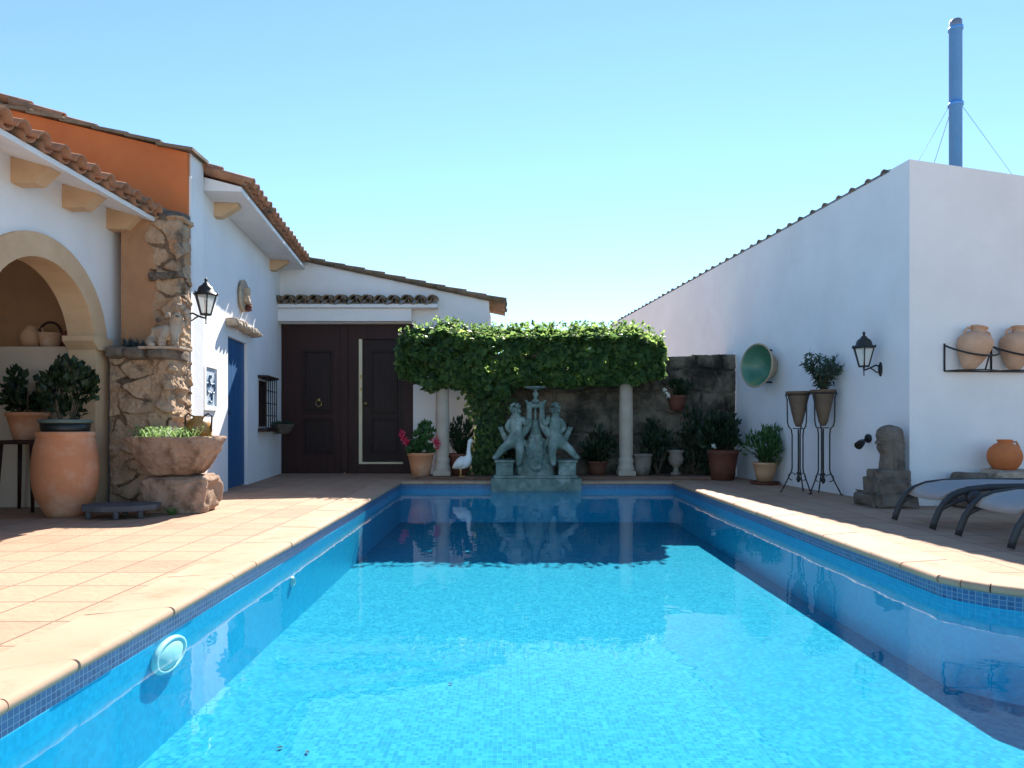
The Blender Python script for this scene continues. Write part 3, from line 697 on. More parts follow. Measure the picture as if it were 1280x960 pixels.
mb = MB(); mb.lathe([(0,-.06),(.03,-.05),(.035,-.03),(.02,0)], c=V(-3.36,yg,1.28), M=Matrix.Rotation(R(90),3,'X') @ Matrix.Scale(-1,3), seg=12); mb.tube([V(-3.40,yg-.035,1.27),V(-3.41,yg-.04,1.2),V(-3.36,yg-.045,1.16),V(-3.31,yg-.04,1.2),V(-3.32,yg-.035,1.27)], .008, 6); mb.build('knocker', M_BRASS, lf)
mb = MB(); mb.box((-2.915,yg,.003),(-2.67,yg+.06,GT-.004)); mb.box((-2.67,yg,2.345),(-1.90,yg+.06,GT-.004)); mb.box((-1.90,yg,.003),(GR-.004,yg+.06,GT-.004)); mb.box((-2.67,yg,.003),(-1.90,yg+.06,.165)); mb.box((-2.985,yg-.03,.03),(-2.86,yg-.002,GT-.01), bev=.008)
rl = mb.build('gate_leaf', M_WOOD, gh)
mb = MB(); mb.box((-2.668,yg-.012,.168),(-2.615,yg+.05,2.343)); mb.box((-2.615,yg-.012,.168),(-1.902,yg+.05,.20)); mb.build('wicket_light_strip', M_GAPLIGHT, rl)  # solid strip coloured bright in place of sunlight through the wicket gap
mb = MB(); mb.box((-2.612,yg+.0545,.203),(-1.88,yg+.062,2.36)); mb.box((-2.66,yg+.0625,.18),(-1.88,yg+.10,2.36))
for (a, b, c, d) in ((-2.42,-2.05,1.10,2.10),(-2.42,-2.05,.42,.92)):
    for (p, q, r_, s_) in ((a-.05,b+.05,c-.05,c-.012),(a-.05,b+.05,d+.012,d+.05),(a-.05,a-.012,c-.012,d+.012),(b+.012,b+.05,c-.012,d+.012)): mb.box((p,yg+.033,r_),(q,yg+.056,s_), bev=.008)
mb.build('wicket_door', M_WOOD2, rl)
mb = MB(); mb.lathe([(0,.05),(.026,.04),(.03,.025),(.012,.012),(.012,0)], c=V(-2.56,yg+.055,1.22), M=Matrix.Rotation(R(90),3,'X'), seg=14); mb.build('handle', M_BRASS, rl)
for z_ in (1.66,1.44): mb = MB(); mb.box((-2.648,yg-.03,z_),(-2.62,yg-.012,z_+.06)); mb.build('latch', M_BRASS, rl)

# ================================================================ RIGHT BUILDING
rb = thing('outbuilding', 'large plain white building with a low tiled eave along the pool', 'building', (5.0,10,0))
rx = lambda y: 5.024 - .12*y
rd = Vector((-.12,1,0)).normalized(); rn = Vector((-rd.y, rd.x, 0)); fd = Vector((rd.y, -rd.x, 0))
CY = 7.2; C0 = Vector((rx(CY), CY, 0)); HE = 3.63
C1 = C0 + rd*12.0; C2 = C0 + fd*7; 
mb = MB()
hf = lambda t: HE + .035 - .10*t
mb.poly([C0, C1, C1+V(0,0,HE), C0+V(0,0,HE), ])
mb.poly([C0, C2, C2+V(0,0,HE-.62), C0+V(0,0,HE)])
mb.poly([C0+V(0,0,HE), C2+V(0,0,HE-.62), C2+rd*.3+V(0,0,HE-.62), C0+rd*.3+V(0,0,HE)])
mb.poly([C1, C1+fd*7, C1+fd*7+V(0,0,HE-.6), C1+V(0,0,HE)])
mb.poly([C2, C2+rd*12, C2+rd*12+V(0,0,HE-.6), C2+V(0,0,HE-.62)])
mb.build('wall', M_WHITE, rb, doubles=True)
mb = MB(); mb.prism([C0+rd*.31+V(0,0,HE-.02), C1+V(0,0,HE-.02), C1+V(0,0,HE+.01), C0+rd*.31+V(0,0,HE+.01)], fd*6.8 - V(0,0,.55)); rrf = mb.build('roof', M_ROOFD, rb)
mb = MB(); tile_roof(mb, C0+rd*.25+rn*.02+V(0,0,HE-.085), rd, fd - V(0,0,.09), 40, 2, pitch=.29, r=.050); mb.build('eave_tiles', M_ROOFD, rrf)

# flue
fp = at(1194.5, 100, 9.2); fx, fy = fp.x, fp.y
fl = thing('flue_pipe', 'tall blue metal flue pipe rising from the roof of the large white building', 'chimney', (fx,fy,3.5))
mb = MB(); zt = at(0,27,9.2).z; rr = .078
mb.lathe([(0,3.15),(rr,3.15),(rr,zt-.08),(rr*1.02,zt-.08)], c=(fx,fy,0), seg=24); mb.build('pipe', M_PIPE, fl)
mb = MB(); z2 = at(0,131,9.2).z
mb.lathe([(rr*1.0,z2-.02),(rr*1.2,z2-.02),(rr*1.2,z2+.02),(rr,z2+.02)], c=(fx,fy,0), seg=24); mb.build('collar', M_PIPE, fl); mb = MB(); mb.lathe([(rr*1.0,zt-.12),(rr*1.15,zt-.12),(rr*1.15,zt-.08),(rr,zt-.08)], c=(fx,fy,0), seg=24); mb.build('collar', M_PIPE, fl)
mb = MB(); mb.lathe([(rr*.98,zt-.08),(rr*.98,zt),(rr*.8,zt+.02),(0,zt+.02)], c=(fx,fy,0), seg=24); mb.build('cap', M_STEEL, fl)
mb = MB(); mb.tube([V(fx-rr,fy,z2), V(fx-1.0,fy-.2,3.6)], .0025, 5); mb.tube([V(fx+rr,fy,z2), V(fx+1.1,fy-.2,3.45)], .003, 5); mb.tube([V(fx,fy+rr,z2), V(fx+.2,fy+1.6,3.4)], .0045, 5); mb.build('guy_wire', M_STEEL, fl)

# ================================================================ OLD GARDEN WALL
mb = MB(); nx, nz_ = 250, 120; xa, xb = -.36, rx(11.3) - .005
M_WALLBLOCK = mat('old block stone', (.23,.185,.135), (.10,.08,.06), 3.2, .95, .9, 26, spec=.08, c3=(.035,.031,.025), s3=1.6, lo3=.45, hi3=.64, bdist=.03)
M_WALLJOINT = mat('old wall joint', (.20,.165,.12), (.08,.065,.05), 5, .95, .8, 30, spec=.05, c3=(.035,.03,.025), s3=1.5, lo3=.45, hi3=.62)
def gw(i, k):
    x = xa + (xb-xa)*i/nx; top = 2.0 + (.0 if x > 2.95 else -.03); z = top*k/nz_
    wx = x + .09*noise.noise(Vector((x*2, z*2, 3))) + .03*noise.noise(Vector((x*6, z*6, 3))); wz = z + .07*noise.noise(Vector((x*1.6, z*2, 8))) + .02*noise.noise(Vector((x*7, z*7, 5)))
    row = math.floor(wz/.35); wl = .5 + .25*noise.cell(Vector((row*3.1, 7, 2))); u = wx/wl + row*.37; c_ = math.floor(u)
    dj = min((u-c_)*wl, (c_+1-u)*wl, wz - row*.35, (row+1)*.35 - wz); t_ = min(1, max(0, (dj-.006)/.03)); t_ = t_*t_*(3-2*t_)
    off = noise.cell(Vector((c_*1.7+.3, row*2.3+.3, 1)))*.022
    d = -t_*(.028 + off) + noise.noise(Vector((x*5, z*5, 4)))*.02 + noise.noise(Vector((x*16, z*16, 9)))*.012 + noise.noise(Vector((x*40, z*40, 9)))*.005
    if k == nz_: z += noise.noise(Vector((x*3,1,1)))*.02 + noise.noise(Vector((x*14,1,1)))*.008
    return Vector((x, 11.31 + d, z)), (0 if t_ > .4 else 1)
gr, gk = [], []
for i in range(nx+1):
    c1_, c2_ = zip(*[gw(i,k) for k in range(nz_+1)]); gr.append([mb.v(q_) for q_ in c1_]); gk.append(c2_)
for i in range(nx):
    for k in range(nz_):
        f = mb.f([gr[i][k], gr[i+1][k], gr[i+1][k+1], gr[i][k+1]], True)
        if f: f.material_index = gk[i][k]
    a, b = gr[i][nz_], gr[i+1][nz_]; mb.f([a, b, mb.v((b.co.x,11.7,2.0)), mb.v((a.co.x,11.7,2.0))])
gwall = mb.build('garden_wall', M_WALLBLOCK, origin=(1.6,11.4,0)); gwall.data.materials.append(M_WALLJOINT)
tag(gwall, 'old dark stone block wall behind the pool and the ivy', 'wall')

# ================================================================ COLUMNS AND IVY
def column(x, y, label):
    t = thing('column', label, 'column', (x,y,.05), group='stone columns under the ivy')
    mb = MB(); mb.lathe([(.10,.30),(.108,.33),(.110,.9),(.100,1.55),(.096,1.60)], c=(x,y,.05), seg=28); mb.lathe([(.104,1.60),(.125,1.62),(.125,1.66),(.11,1.68),(.15,1.74),(.15,1.80),(0,1.80)], c=(x,y,.05), seg=28); mb.build('shaft', M_COLUMN, t)
    mb = MB(); mb.box((x-.135,y-.135,.052),(x+.135,y+.135,.13), bev=.01); mb.lathe([(.130,.08),(.134,.11),(.128,.14),(.114,.17),(.112,.20),(.122,.23),(.116,.26),(.10,.30)], c=(x,y,.05), seg=28); mb.build('base', M_COLUMN, t)
column(at(553,0,10.85).x, 10.85, 'pale stone column beside the white goose')
column(at(782.5,0,10.85).x, 10.85, 'pale stone column between the fountain and the corner pots')
ivy = thing('ivy', 'thick green ivy grown into a long canopy over two stone columns', 'ivy', (.3,10.9,0))
random.seed(11); mb = MB()
X0, X1, Y0, Y1 = -1.74, 2.34, 10.52, 11.2
def zb(x):     # lower outline
    b = 1.52 + .07*noise.noise(Vector((x*1.7,3,1))) + .05*noise.noise(Vector((x*5,3,1)))
    if x < -1.35: b = 1.52 + (-1.35-x)*.35
    if -1.35 < x < -.1: b -= .06 + .16*max(0,(x+1.0))
    if x > 1.9: b += (x-1.9)*.30
    return b
def zt_(x):
    t = 2.36 + .05*noise.noise(Vector((x*1.5,8,2))) + .045*noise.noise(Vector((x*4,8,2)))
    if x < -1.5: t -= (-1.5-x)*.5
    if x > 2.0: t -= (x-2.0)*.45
    if -1.2 < x < -.9: t += .06
    return t
cnt = 0
while cnt < 13200:
    x = rnd(X0,X1); fr = random.random()
    zlo, zhi = zb(x), zt_(x) - .13
    if fr < .56:   # front
        z = rnd(zlo,zhi); q = (z-zlo)/(zhi-zlo); bul = .14*math.sqrt(max(0,1-(2*q-1)**2)); y = Y0 + .14 - bul + .11*noise.noise(Vector((x*2.6,z*3.2,5))) + .05*noise.noise(Vector((x*7,z*7,3))) + abs(random.gauss(0,.06)); nn = V(rnd(-.7,.7),-1,rnd(-.5,.9))
    elif fr < .82: # top
        y = rnd(Y0+.0,Y1); z = zhi - .04 + .19*min(1,(y-Y0)/.5) - abs(random.gauss(0,.045)) + .05*noise.noise(Vector((x*3,y*3,7))); nn = V(rnd(-.8,.8),rnd(-.9,.5),1)
    elif fr < .90: # underside
        y = rnd(Y0+.08,Y1); z = zlo + abs(random.gauss(0,.05)); nn = V(rnd(-.6,.6),rnd(-1,.2),-.4)
    else:          # ends and back
        if random.random() < .6:
            sd_ = random.choice((0,1)); x = (X0 + abs(random.gauss(0,.06)) + .06*noise.noise(Vector((3,x*2,1)))) if sd_ == 0 else X1 - abs(random.gauss(0,.06)); y = rnd(Y0+.08,Y1); z = rnd(zb(x),zt_(x)); nn = V(-1 if sd_ == 0 else 1,rnd(-.8,.4),rnd(-.4,.8))
        else: y = Y1 - abs(random.gauss(0,.06)); z = rnd(zlo,zhi); nn = V(rnd(-.6,.6),1,rnd(-.3,.8))
    hol = noise.noise(Vector((x*4.2, y*4.2, z*4.2+9))) + .5*noise.noise(Vector((x*9, y*9, z*9)))
    if hol > .06 and fr < .56:
        if random.random() < .62: continue
        y += rnd(.06,.22)
    nn.normalize(); d = V(rnd(-.8,.8),rnd(-.3,.3),-1 + rnd(0,.9)); d = d - nn*d.dot(nn)
    L = rnd(.07,.135); mb.leaf(V(x,y,z), d, nn + rdir()*.8, L, L*rnd(.75,.95), fold=rnd(.05,.22)); cnt += 1
for i in range(2600):   # the curtain that hangs to the ground left of the fountain
    z = 1.75*random.random()**.9 + .06; c_ = -.42 + .10*noise.noise(Vector((z*2,1,1))) ; hw = .24 + .20*max(0,z-1.0)
    x = c_ + random.gauss(0,.5)*hw + .05; y = 10.98 + random.gauss(0,.07) + .06*noise.noise(Vector((x*6,z*6,1)))
    nn = V(rnd(-.7,.7),-1,rnd(-.4,.8)); d = V(rnd(-.8,.8),0,-1+rnd(0,.8)); L = rnd(.06,.11)
    mb.leaf(V(x,y,z), d, nn + rdir()*.4, L, L*.85, fold=rnd(.05,.2))
for i in range(260):    # loose shoots on top and at the rim
    x = rnd(X0,X1); y = rnd(Y0,Y1); p = V(x,y,zt_(x)-.01)
    for k in range(4):
        p = p + V(rnd(-.02,.02),rnd(-.02,.02),rnd(.006,.028)); L = rnd(.04,.075); mb.leaf(p, rdir()+V(0,0,.4), rdir(), L, L*.8, .1)
mb.build('leaves', M_IVY, ivy)
mb = MB()
for i in range(7):
    x = -.42 + rnd(-.18,.18); path = [V(x + .1*noise.noise(Vector((i,z_*2,1))), 11.04+rnd(-.02,.02), z_) for z_ in [.05+k*.2 for k in range(10)]]; mb.tube(path, [.035-.002*k for k in range(10)], 7)
for y in (10.7,10.95): mb.tube([V(-1.6,y,1.92),V(2.2,y,1.92)], .03, 8)
for x in (-1.5,-.6,.4,1.4,2.1): mb.tube([V(x,10.62,1.97),V(x,11.1,1.97)], .022, 8)
mb.build('stem', M_STEM, ivy)

# ================================================================ FOUNTAIN
fo = thing('fountain', 'green bronze fountain with two seated cherubs and upright fish at the pool end', 'fountain', (.355,10.4,0))
S_ = .00186
def fz(zx, zy, y=0): return Vector((.355 + (zx-432)*S_, 10.42 + y, (900-zy)*S_ - .10))
mb = MB()
mb.prism([(-.31,10.12,-.13),(-.31,10.24,-.13),(-.31,10.24,.012),(-.31,10.85,.012),(-.31,10.85,.055),(-.31,10.12,.055)], (1.33,0,0))
mb.box((-.27,10.15,.056),(.98,10.82,.10), bev=.012)
for (a, b) in ((-.24,.02),(.69,.95)):
    mb.box((a,10.18,.101),(b,10.66,.29), bev=.012); mb.box((a-.02,10.16,.291),(b+.02,10.68,.325), bev=.01); mb.box((a+.05,10.166,.14),(b-.05,10.18,.25), bev=.005)
mb.build('base', M_BRONZE, fo)
mb = MB(); K2 = 26
prof = [(.30,.10),(.285,.2),(.25,.33),(.20,.46),(.14,.58),(.095,.70),(.07,.82),(.06,.92)]
mb.lathe(prof + [(0,.93)], c=(.355,10.42,0), seg=K2, wob=.12, sy=.75)
for j in range(40):
    t = rnd(0,2*math.pi); q = random.random(); z = .12 + q*.55; r_ = .29*(1-q*.72); mb.rock((.355+r_*math.cos(t), 10.42+.75*r_*math.sin(t), z), (.10,.07,.13), seed=j, amp=.3, sub=2)
mb.build('rockwork', M_BRONZE, fo)
# mask in the rockwork
mb = MB(); mb.rock((.355,10.19,.27), (.19,.10,.24), seed=3, amp=.06, box=.85, sub=3); mb.rock((.355,10.135,.265),(.035,.06,.07),seed=1,amp=.05,box=.9); mb.rock((.315,10.145,.31),(.05,.04,.02),seed=2,amp=.1); mb.rock((.395,10.145,.31),(.05,.04,.02),seed=2,amp=.1); mb.rock((.355,10.145,.205),(.08,.04,.025),seed=4,amp=.1)
mb.build('mask', M_BRONZE, fo)
for s_ in (-1, 1):      # upright fish whose tails flare at the top
    X = lambda a: .355 + s_*a
    vs_ = [(X(.06),10.40,.42),(X(.20),10.34,.60),(X(.225),10.33,.68),(X(.15),10.35,.76),(X(.105),10.36,.86),(X(.098),10.36,1.0),(X(.094),10.36,1.12),(X(.115),10.36,1.185),(X(.16),10.36,1.225),(X(.06),10.36,1.20)]
    skin('fish', vs_, [.035,.05,.058,.064,.056,.048,.044,.034,.012,.014], [(0,1),(1,2),(2,3),(3,4),(4,5),(5,6),(6,7),(7,8),(6,9)], M_BRONZE, fo, sub=2, root=3)
mb = MB(); mb.tube([V(.355,10.42,.85),V(.355,10.42,1.2)], .02, 10); mb.stube([V(.25,10.38,1.15),V(.355,10.37,1.135),V(.46,10.38,1.15)], [.03,.034,.03], 10); mb.lathe([(0,1.17),(.05,1.18),(.06,1.21),(.03,1.24),(.022,1.27),(.042,1.30),(.048,1.325),(.03,1.35),(.018,1.37),(.05,1.385),(.13,1.40),(.165,1.415),(.165,1.425),(.12,1.415),(0,1.405)], c=(.355,10.42,0), seg=28); mb.build('bowl', M_BRONZE, fo)
def cherub(s_):
    X = lambda a: .355 + s_*a
    P = [ (X(.275),10.38,.60), (X(.29),10.38,.72), (X(.285),10.37,.85), (X(.295),10.365,.955), (X(.30),10.36,1.00),(X(.30),10.35,1.06),   # pelvis, waist, chest, neck base, neck, head
          (X(.30),10.345,1.125),
          (X(.19),10.33,.94),(X(.14),10.30,.84),(X(.10),10.32,.96),                     # inner arm to the fish
          (X(.39),10.37,.92),(X(.43),10.34,.80),(X(.36),10.30,.72),                     # outer arm
          (X(.40),10.26,.575),(X(.49),10.20,.50),(X(.585),10.20,.385),(X(.635),10.15,.35),         # outer leg
          (X(.25),10.22,.555),(X(.235),10.15,.46),(X(.26),10.17,.29),(X(.265),10.11,.245) ]   # inner leg
    Rr = [.128,.118,.115,.07,.05,.082,.066,.058,.046,.034,.058,.048,.034,.088,.066,.044,.03,.088,.068,.046,.03]
    E = [(0,1),(1,2),(2,3),(3,4),(4,5),(5,6),(2,7),(7,8),(8,9),(2,10),(10,11),(11,12),(0,13),(13,14),(14,15),(15,16),(0,17),(17,18),(18,19),(19,20)]
    b = skin('cherub', P, Rr, E, M_BRONZE, fo, sub=2)
    h = V(X(.30),10.35,1.09)
    mb = MB()
    for j in range(30):
        d = rdir()
        if d.y < -.35 and d.z < .35: continue
        if d.z < -.5: continue
        mb.rock(h + V(d.x*.070, d.y*.070+.012, d.z*.076), (.05,.05,.05), seed=j*3, amp=.2, sub=2)
    mb.build('hair', M_BRONZE, b)
    mb = MB(); mb.rock(h + V(0,-.092,-.012),(.028,.035,.034),seed=1,amp=.05,box=.9,sub=2); mb.rock(h+V(-.03,-.078,.012),(.026,.02,.014),seed=2,amp=.05,sub=1); mb.rock(h+V(.03,-.078,.012),(.026,.02,.014),seed=2,amp=.05,sub=1); mb.rock(h+V(0,-.08,-.045),(.045,.022,.014),seed=5,amp=.05,sub=1); mb.rock(h+V(-.045,-.06,-.03),(.05,.05,.05),seed=6,amp=.03,box=.95,sub=2); mb.rock(h+V(.045,-.06,-.03),(.05,.05,.05),seed=6,amp=.03,box=.95,sub=2)
    mb.build('face', M_BRONZE, b)
    vs_ = [(X(.30),10.45,.52),(X(.40),10.43,.58),(X(.47),10.42,.68),(X(.515),10.42,.77),(X(.565),10.42,.82),(X(.50),10.42,.83)]
    skin('fish_tail', vs_, [.08,.072,.056,.042,.014,.014], [(0,1),(1,2),(2,3),(3,4),(3,5)], M_BRONZE, fo, sub=2)
cherub(-1); cherub(1)

# ================================================================ GOOSE
go = thing('goose', 'white goose standing at the pool edge under the ivy', 'goose', (at(577,0,10.62).x,10.62,.05))
gz = lambda a, b, y=0: Vector(((480 + a/8 - 640)*10.62/F, 10.62 + y, .85 + (531 - (500 + b/8))*10.62/F + .006))
mb = MB()
mb.stube([gz(684,684), gz(705,672), gz(735,655), gz(775,635), gz(812,618), gz(838,590), gz(848,555), gz(846,520), gz(848,480), gz(853,440), gz(862,416), gz(876,414), gz(884,418)],
         [.006,.036,.072,.098,.098,.072,.042,.031,.028,.030,.037,.032,.014], seg=20, sub=5)
for v in mb.bm.verts: v.co += Vector((0,0,noise.noise(v.co*22)*.003))
body = mb.build('body', M_GOOSE, go)
for y in (-1,1):
    mb = MB(); mb.stube([gz(815,612,y*.082), gz(785,622,y*.098), gz(750,640,y*.088), gz(715,662,y*.058), gz(690,678,y*.03)], [.018,.05,.056,.036,.008], seg=14, flat=(1,.42)); mb.build('wing', M_GOOSE, go)
mb = MB(); mb.lathe([(.024,0),(.02,.02),(.012,.05),(0,.062)], c=gz(880,420), seg=12, M=Matrix.Rotation(R(100),3,'Y'), sy=.8); mb.build('beak', M_BEAK, go)
for y in (-.035,.035):
    mb = MB(); b0 = gz(765,760,y); zf = .052; fx_ = b0.x
    mb.tube([V(fx_,b0.y,.20), V(fx_+.005,b0.y,.12), V(fx_,b0.y,zf+.01)], [.018,.011,.010], 8)
    mb.prism([V(fx_-.015,b0.y-.012,zf), V(fx_+.065,b0.y-.04,zf), V(fx_+.075,b0.y,zf), V(fx_+.065,b0.y+.04,zf), V(fx_-.015,b0.y+.012,zf)], (0,0,.008)); mb.build('leg', M_BEAK, go)
for y in (-.028,.028):
    mb = MB(); mb.rock(gz(866,412,y*1.15), (.011,.011,.011), seed=1, amp=.02, box=1, sub=1); mb.build('eye', M_BLACKP, go)

# ================================================================ POTS AND PLANTS
def pot_profile(r0, r1, h, rim=.012, th=.015):
    return [(0,0),(r0,0),(r0+(r1-r0)*.5,h*.45),(r1,h*.86),(r1+rim,h*.88),(r1+rim,h),(r1-th,h),(r1-th,h*.9),(r0*.8,h*.86),(0,h*.86)]
def potted(name, label, cat, c, r0, r1, h, m_pot, leaf_m, fol, group=None, flower=None, potname='pot', stems=6, stem_h=.2):
    c = Vector(c); t = thing(name, label, cat, c, group=group)
    mb = MB(); mb.lathe(pot_profile(r0,r1,h), c=c, seg=32); mb.build(potname, m_pot, t)
    mb = MB(); mb.lathe([(r1-.018,h*.905),(0,h*.93)], c=c, seg=20); mb.build('soil', M_SOIL, t)
    mb = MB(); tips = []
    for i in range(stems):
        a = rnd(0,6.28); e_ = c + V(math.cos(a)*r1*.5, math.sin(a)*r1*.5, h*.9); tp_ = e_ + V(math.cos(a)*stem_h*.5, math.sin(a)*stem_h*.5, stem_h); tips.append(tp_)
        mb.tube([e_, e_.lerp(tp_,.5)+V(0,0,.02), tp_], [.008,.006,.004], 5)
    mb.build('stem', M_STEM, t)
    mb = MB(); fol(mb, c + V(0,0,h)); mb.build('foliage', leaf_m, t)
    if flower:
        fm, spots, sz = flower; 
        for s_ in spots:
            mb = MB(); fc = c + Vector(s_)
            for k in range(26): mb.leaf(fc + rdir()*sz*.7, rdir(), rdir(), sz*.8, sz*.7, .2)
            mb.build('flower', fm, t)
    return t
def bushy(rx_, ry_, rz_, n, L, Wr=.5, up=.3, zc=.6, clump=10):
    def f(mb, c):
        cl = []
        for k in range(clump):
            d = rdir(); cl.append((c + V(d.x*rx_*.62, d.y*ry_*.62, rz_*zc + d.z*rz_*.55), rnd(.3,.5)))
        for i in range(n):
            cc, s_ = random.choice(cl); d = rdir(); p = cc + V(d.x*rx_*s_, d.y*ry_*s_, d.z*rz_*s_)*random.random()**.4
            if p.z < c.z - .03: continue
            ld = (p - c).normalized() + rdir()*.6 + V(0,0,up); L_ = L*rnd(.7,1.25); mb.leaf(p, ld, rdir()+V(0,-.2,.7), L_, L_*Wr, .12)
    return f
def spiky(n, L, Wd, spread=.7, droop=.6):
    def f(mb, c):
        for i in range(n):
            a = rnd(0,6.28); t = rnd(.1,spread); mb.blade(c + V(math.cos(a)*.03, math.sin(a)*.03, -.02), V(math.cos(a)*t, math.sin(a)*t, 1), L*rnd(.6,1.1), Wd, droop*rnd(.5,1.4), 5)
    return f
random.seed(33)
rp = at(525,0,10.72)
potted('flower_pot', 'terracotta pot of red geraniums in front of the dark gate', 'flower pot', (rp.x,10.82,.052), .14, .20, .36, M_TERRA, M_LEAF, bushy(.27,.2,.30,520,.085,.85), flower=(M_RED, [(-.25,-.12,.60),(-.21,-.14,.52),(.24,-.12,.56),(.27,-.1,.48),(-.3,-.06,.67)], .055))
sp = at(577,0,11.05)
potted('potted_plant', 'dark spiky leaved plant with a red bloom behind the white goose', 'plant', (sp.x-.02,11.0,.052), .14, .19, .34, M_TERRAD, M_DARKLEAF, (lambda f1, f2: (lambda mb, c: (f1(mb, c), f2(mb, c))))(spiky(60,.55,.05,.8,.7), bushy(.24,.16,.38,300,.10,.4)), flower=(M_RED, [(-.23,-.05,.86)], .04))
bp2 = at(750,0,11.0)
potted('potted_plant', 'low dark leafy plant between the fountain and the nearest column', 'plant', (bp2.x-.05,10.98,.052), .12, .16, .22, M_TERRAD, M_DARKLEAF, bushy(.32,.18,.42,700,.09,.5))
# urns and heads on the strip right of the far column
def urn(x, y, h, label):
    t = thing('stone_urn', label, 'urn', (x,y,.052)); s_ = h/.42
    mb = MB(); mb.lathe([(0,0),(.09*s_,0),(.09*s_,.04*s_),(.05*s_,.06*s_),(.04*s_,.12*s_),(.06*s_,.15*s_)], c=(x,y,.052), seg=24); mb.build('foot', M_URN, t)
    mb = MB(); mb.lathe([(.05*s_,.145*s_),(.11*s_,.20*s_),(.13*s_,.28*s_),(.105*s_,.34*s_),(.10*s_,.36*s_),(.135*s_,.40*s_),(.135*s_,.42*s_),(.10*s_,.42*s_),(.08*s_,.36*s_),(0,.34*s_)], c=(x,y,.052), seg=24, wob=.05); mb.build('bowl', M_URN, t)
urn(at(845,0,10.85).x, 10.85, .40, 'small pale stone urn on a foot between the column and the corner pots')
x_ = at(803,0,10.9).x
mb = MB(); mb.lathe([(0,0),(.11,0),(.13,.10),(.145,.26),(.15,.30),(.16,.31),(.16,.34),(.13,.34),(.12,.28),(0,.27)], c=(x_,10.92,.052), seg=28, wob=.06)
tag(mb.build('stone_pot', M_URN, origin=(x_,10.92,.052)), 'pale empty stone pot right behind the column next to the small urn', 'pot')
random.seed(44)
for (px, yy, hh, lab) in ((822,11.08,.62,'dark shrub against the stone wall behind the small urn'),(868,11.05,.75,'taller dark shrub against the stone wall left of the brown pot')):
    c = V(at(px,0,yy).x, yy, .052); t = thing('shrub', lab, 'shrub', c)
    mb = MB(); bushy(.30,.15,hh,760,.085,.5,zc=.55,clump=14)(mb, c); mb.build('foliage', M_DARKLEAF, t)
    mb = MB()
    for k in range(6): mb.tube([c+V(rnd(-.04,.04),rnd(-.04,.04),0), c+V(rnd(-.2,.2),rnd(-.08,.08),hh*.7)], [.012,.005], 6)
    mb.build('stem', M_STEM, t)
potted('potted_plant', 'reddish brown pot with dark bushy foliage and a white flower in the wall corner', 'potted plant', (at(905,0,10.55).x,10.62,.002), .17, .23, .46, M_TERRAD, M_DARKLEAF, bushy(.36,.26,.42,900,.10,.5), flower=(M_WHITEP, [(-.20,-.22,.52)], .035))
potted('potted_plant', 'cream terracotta pot with a spreading green fern by the white wall', 'potted plant', (at(956,0,9.85).x,9.85,.045), .11, .16, .27, M_TERRAP, M_LEAF, (lambda f1, f2: (lambda mb, c: (f1(mb, c), f2(mb, c))))(spiky(46,.46,.045,1.0,.9), bushy(.27,.25,.36,420,.10,.4)))
sx_ = at(956,0,9.85).x
mb = MB(); mb.lathe([(0,0),(.19,0),(.21,.035),(.19,.035),(.18,.018),(0,.018)], c=(sx_,9.85,.003), seg=28); tag(mb.build('saucer', M_TERRAD, origin=(sx_,9.85,.003)), 'brown saucer under the cream terracotta pot', 'saucer')
# pot hung on the stone wall
c = V(at(846,0,11.15).x, 11.15, at(0,513,11.15).z)
potted('hanging_pot', 'brown pot with white flowers hung on the old stone wall', 'hanging pot', c, .10, .145, .24, M_TERRAD, M_DARKLEAF, bushy(.22,.10,.16,260,.08,.5), flower=(M_WHITEP, [(-.21,-.06,.33),(-.17,-.07,.27),(-.15,-.08,.22)], .03))

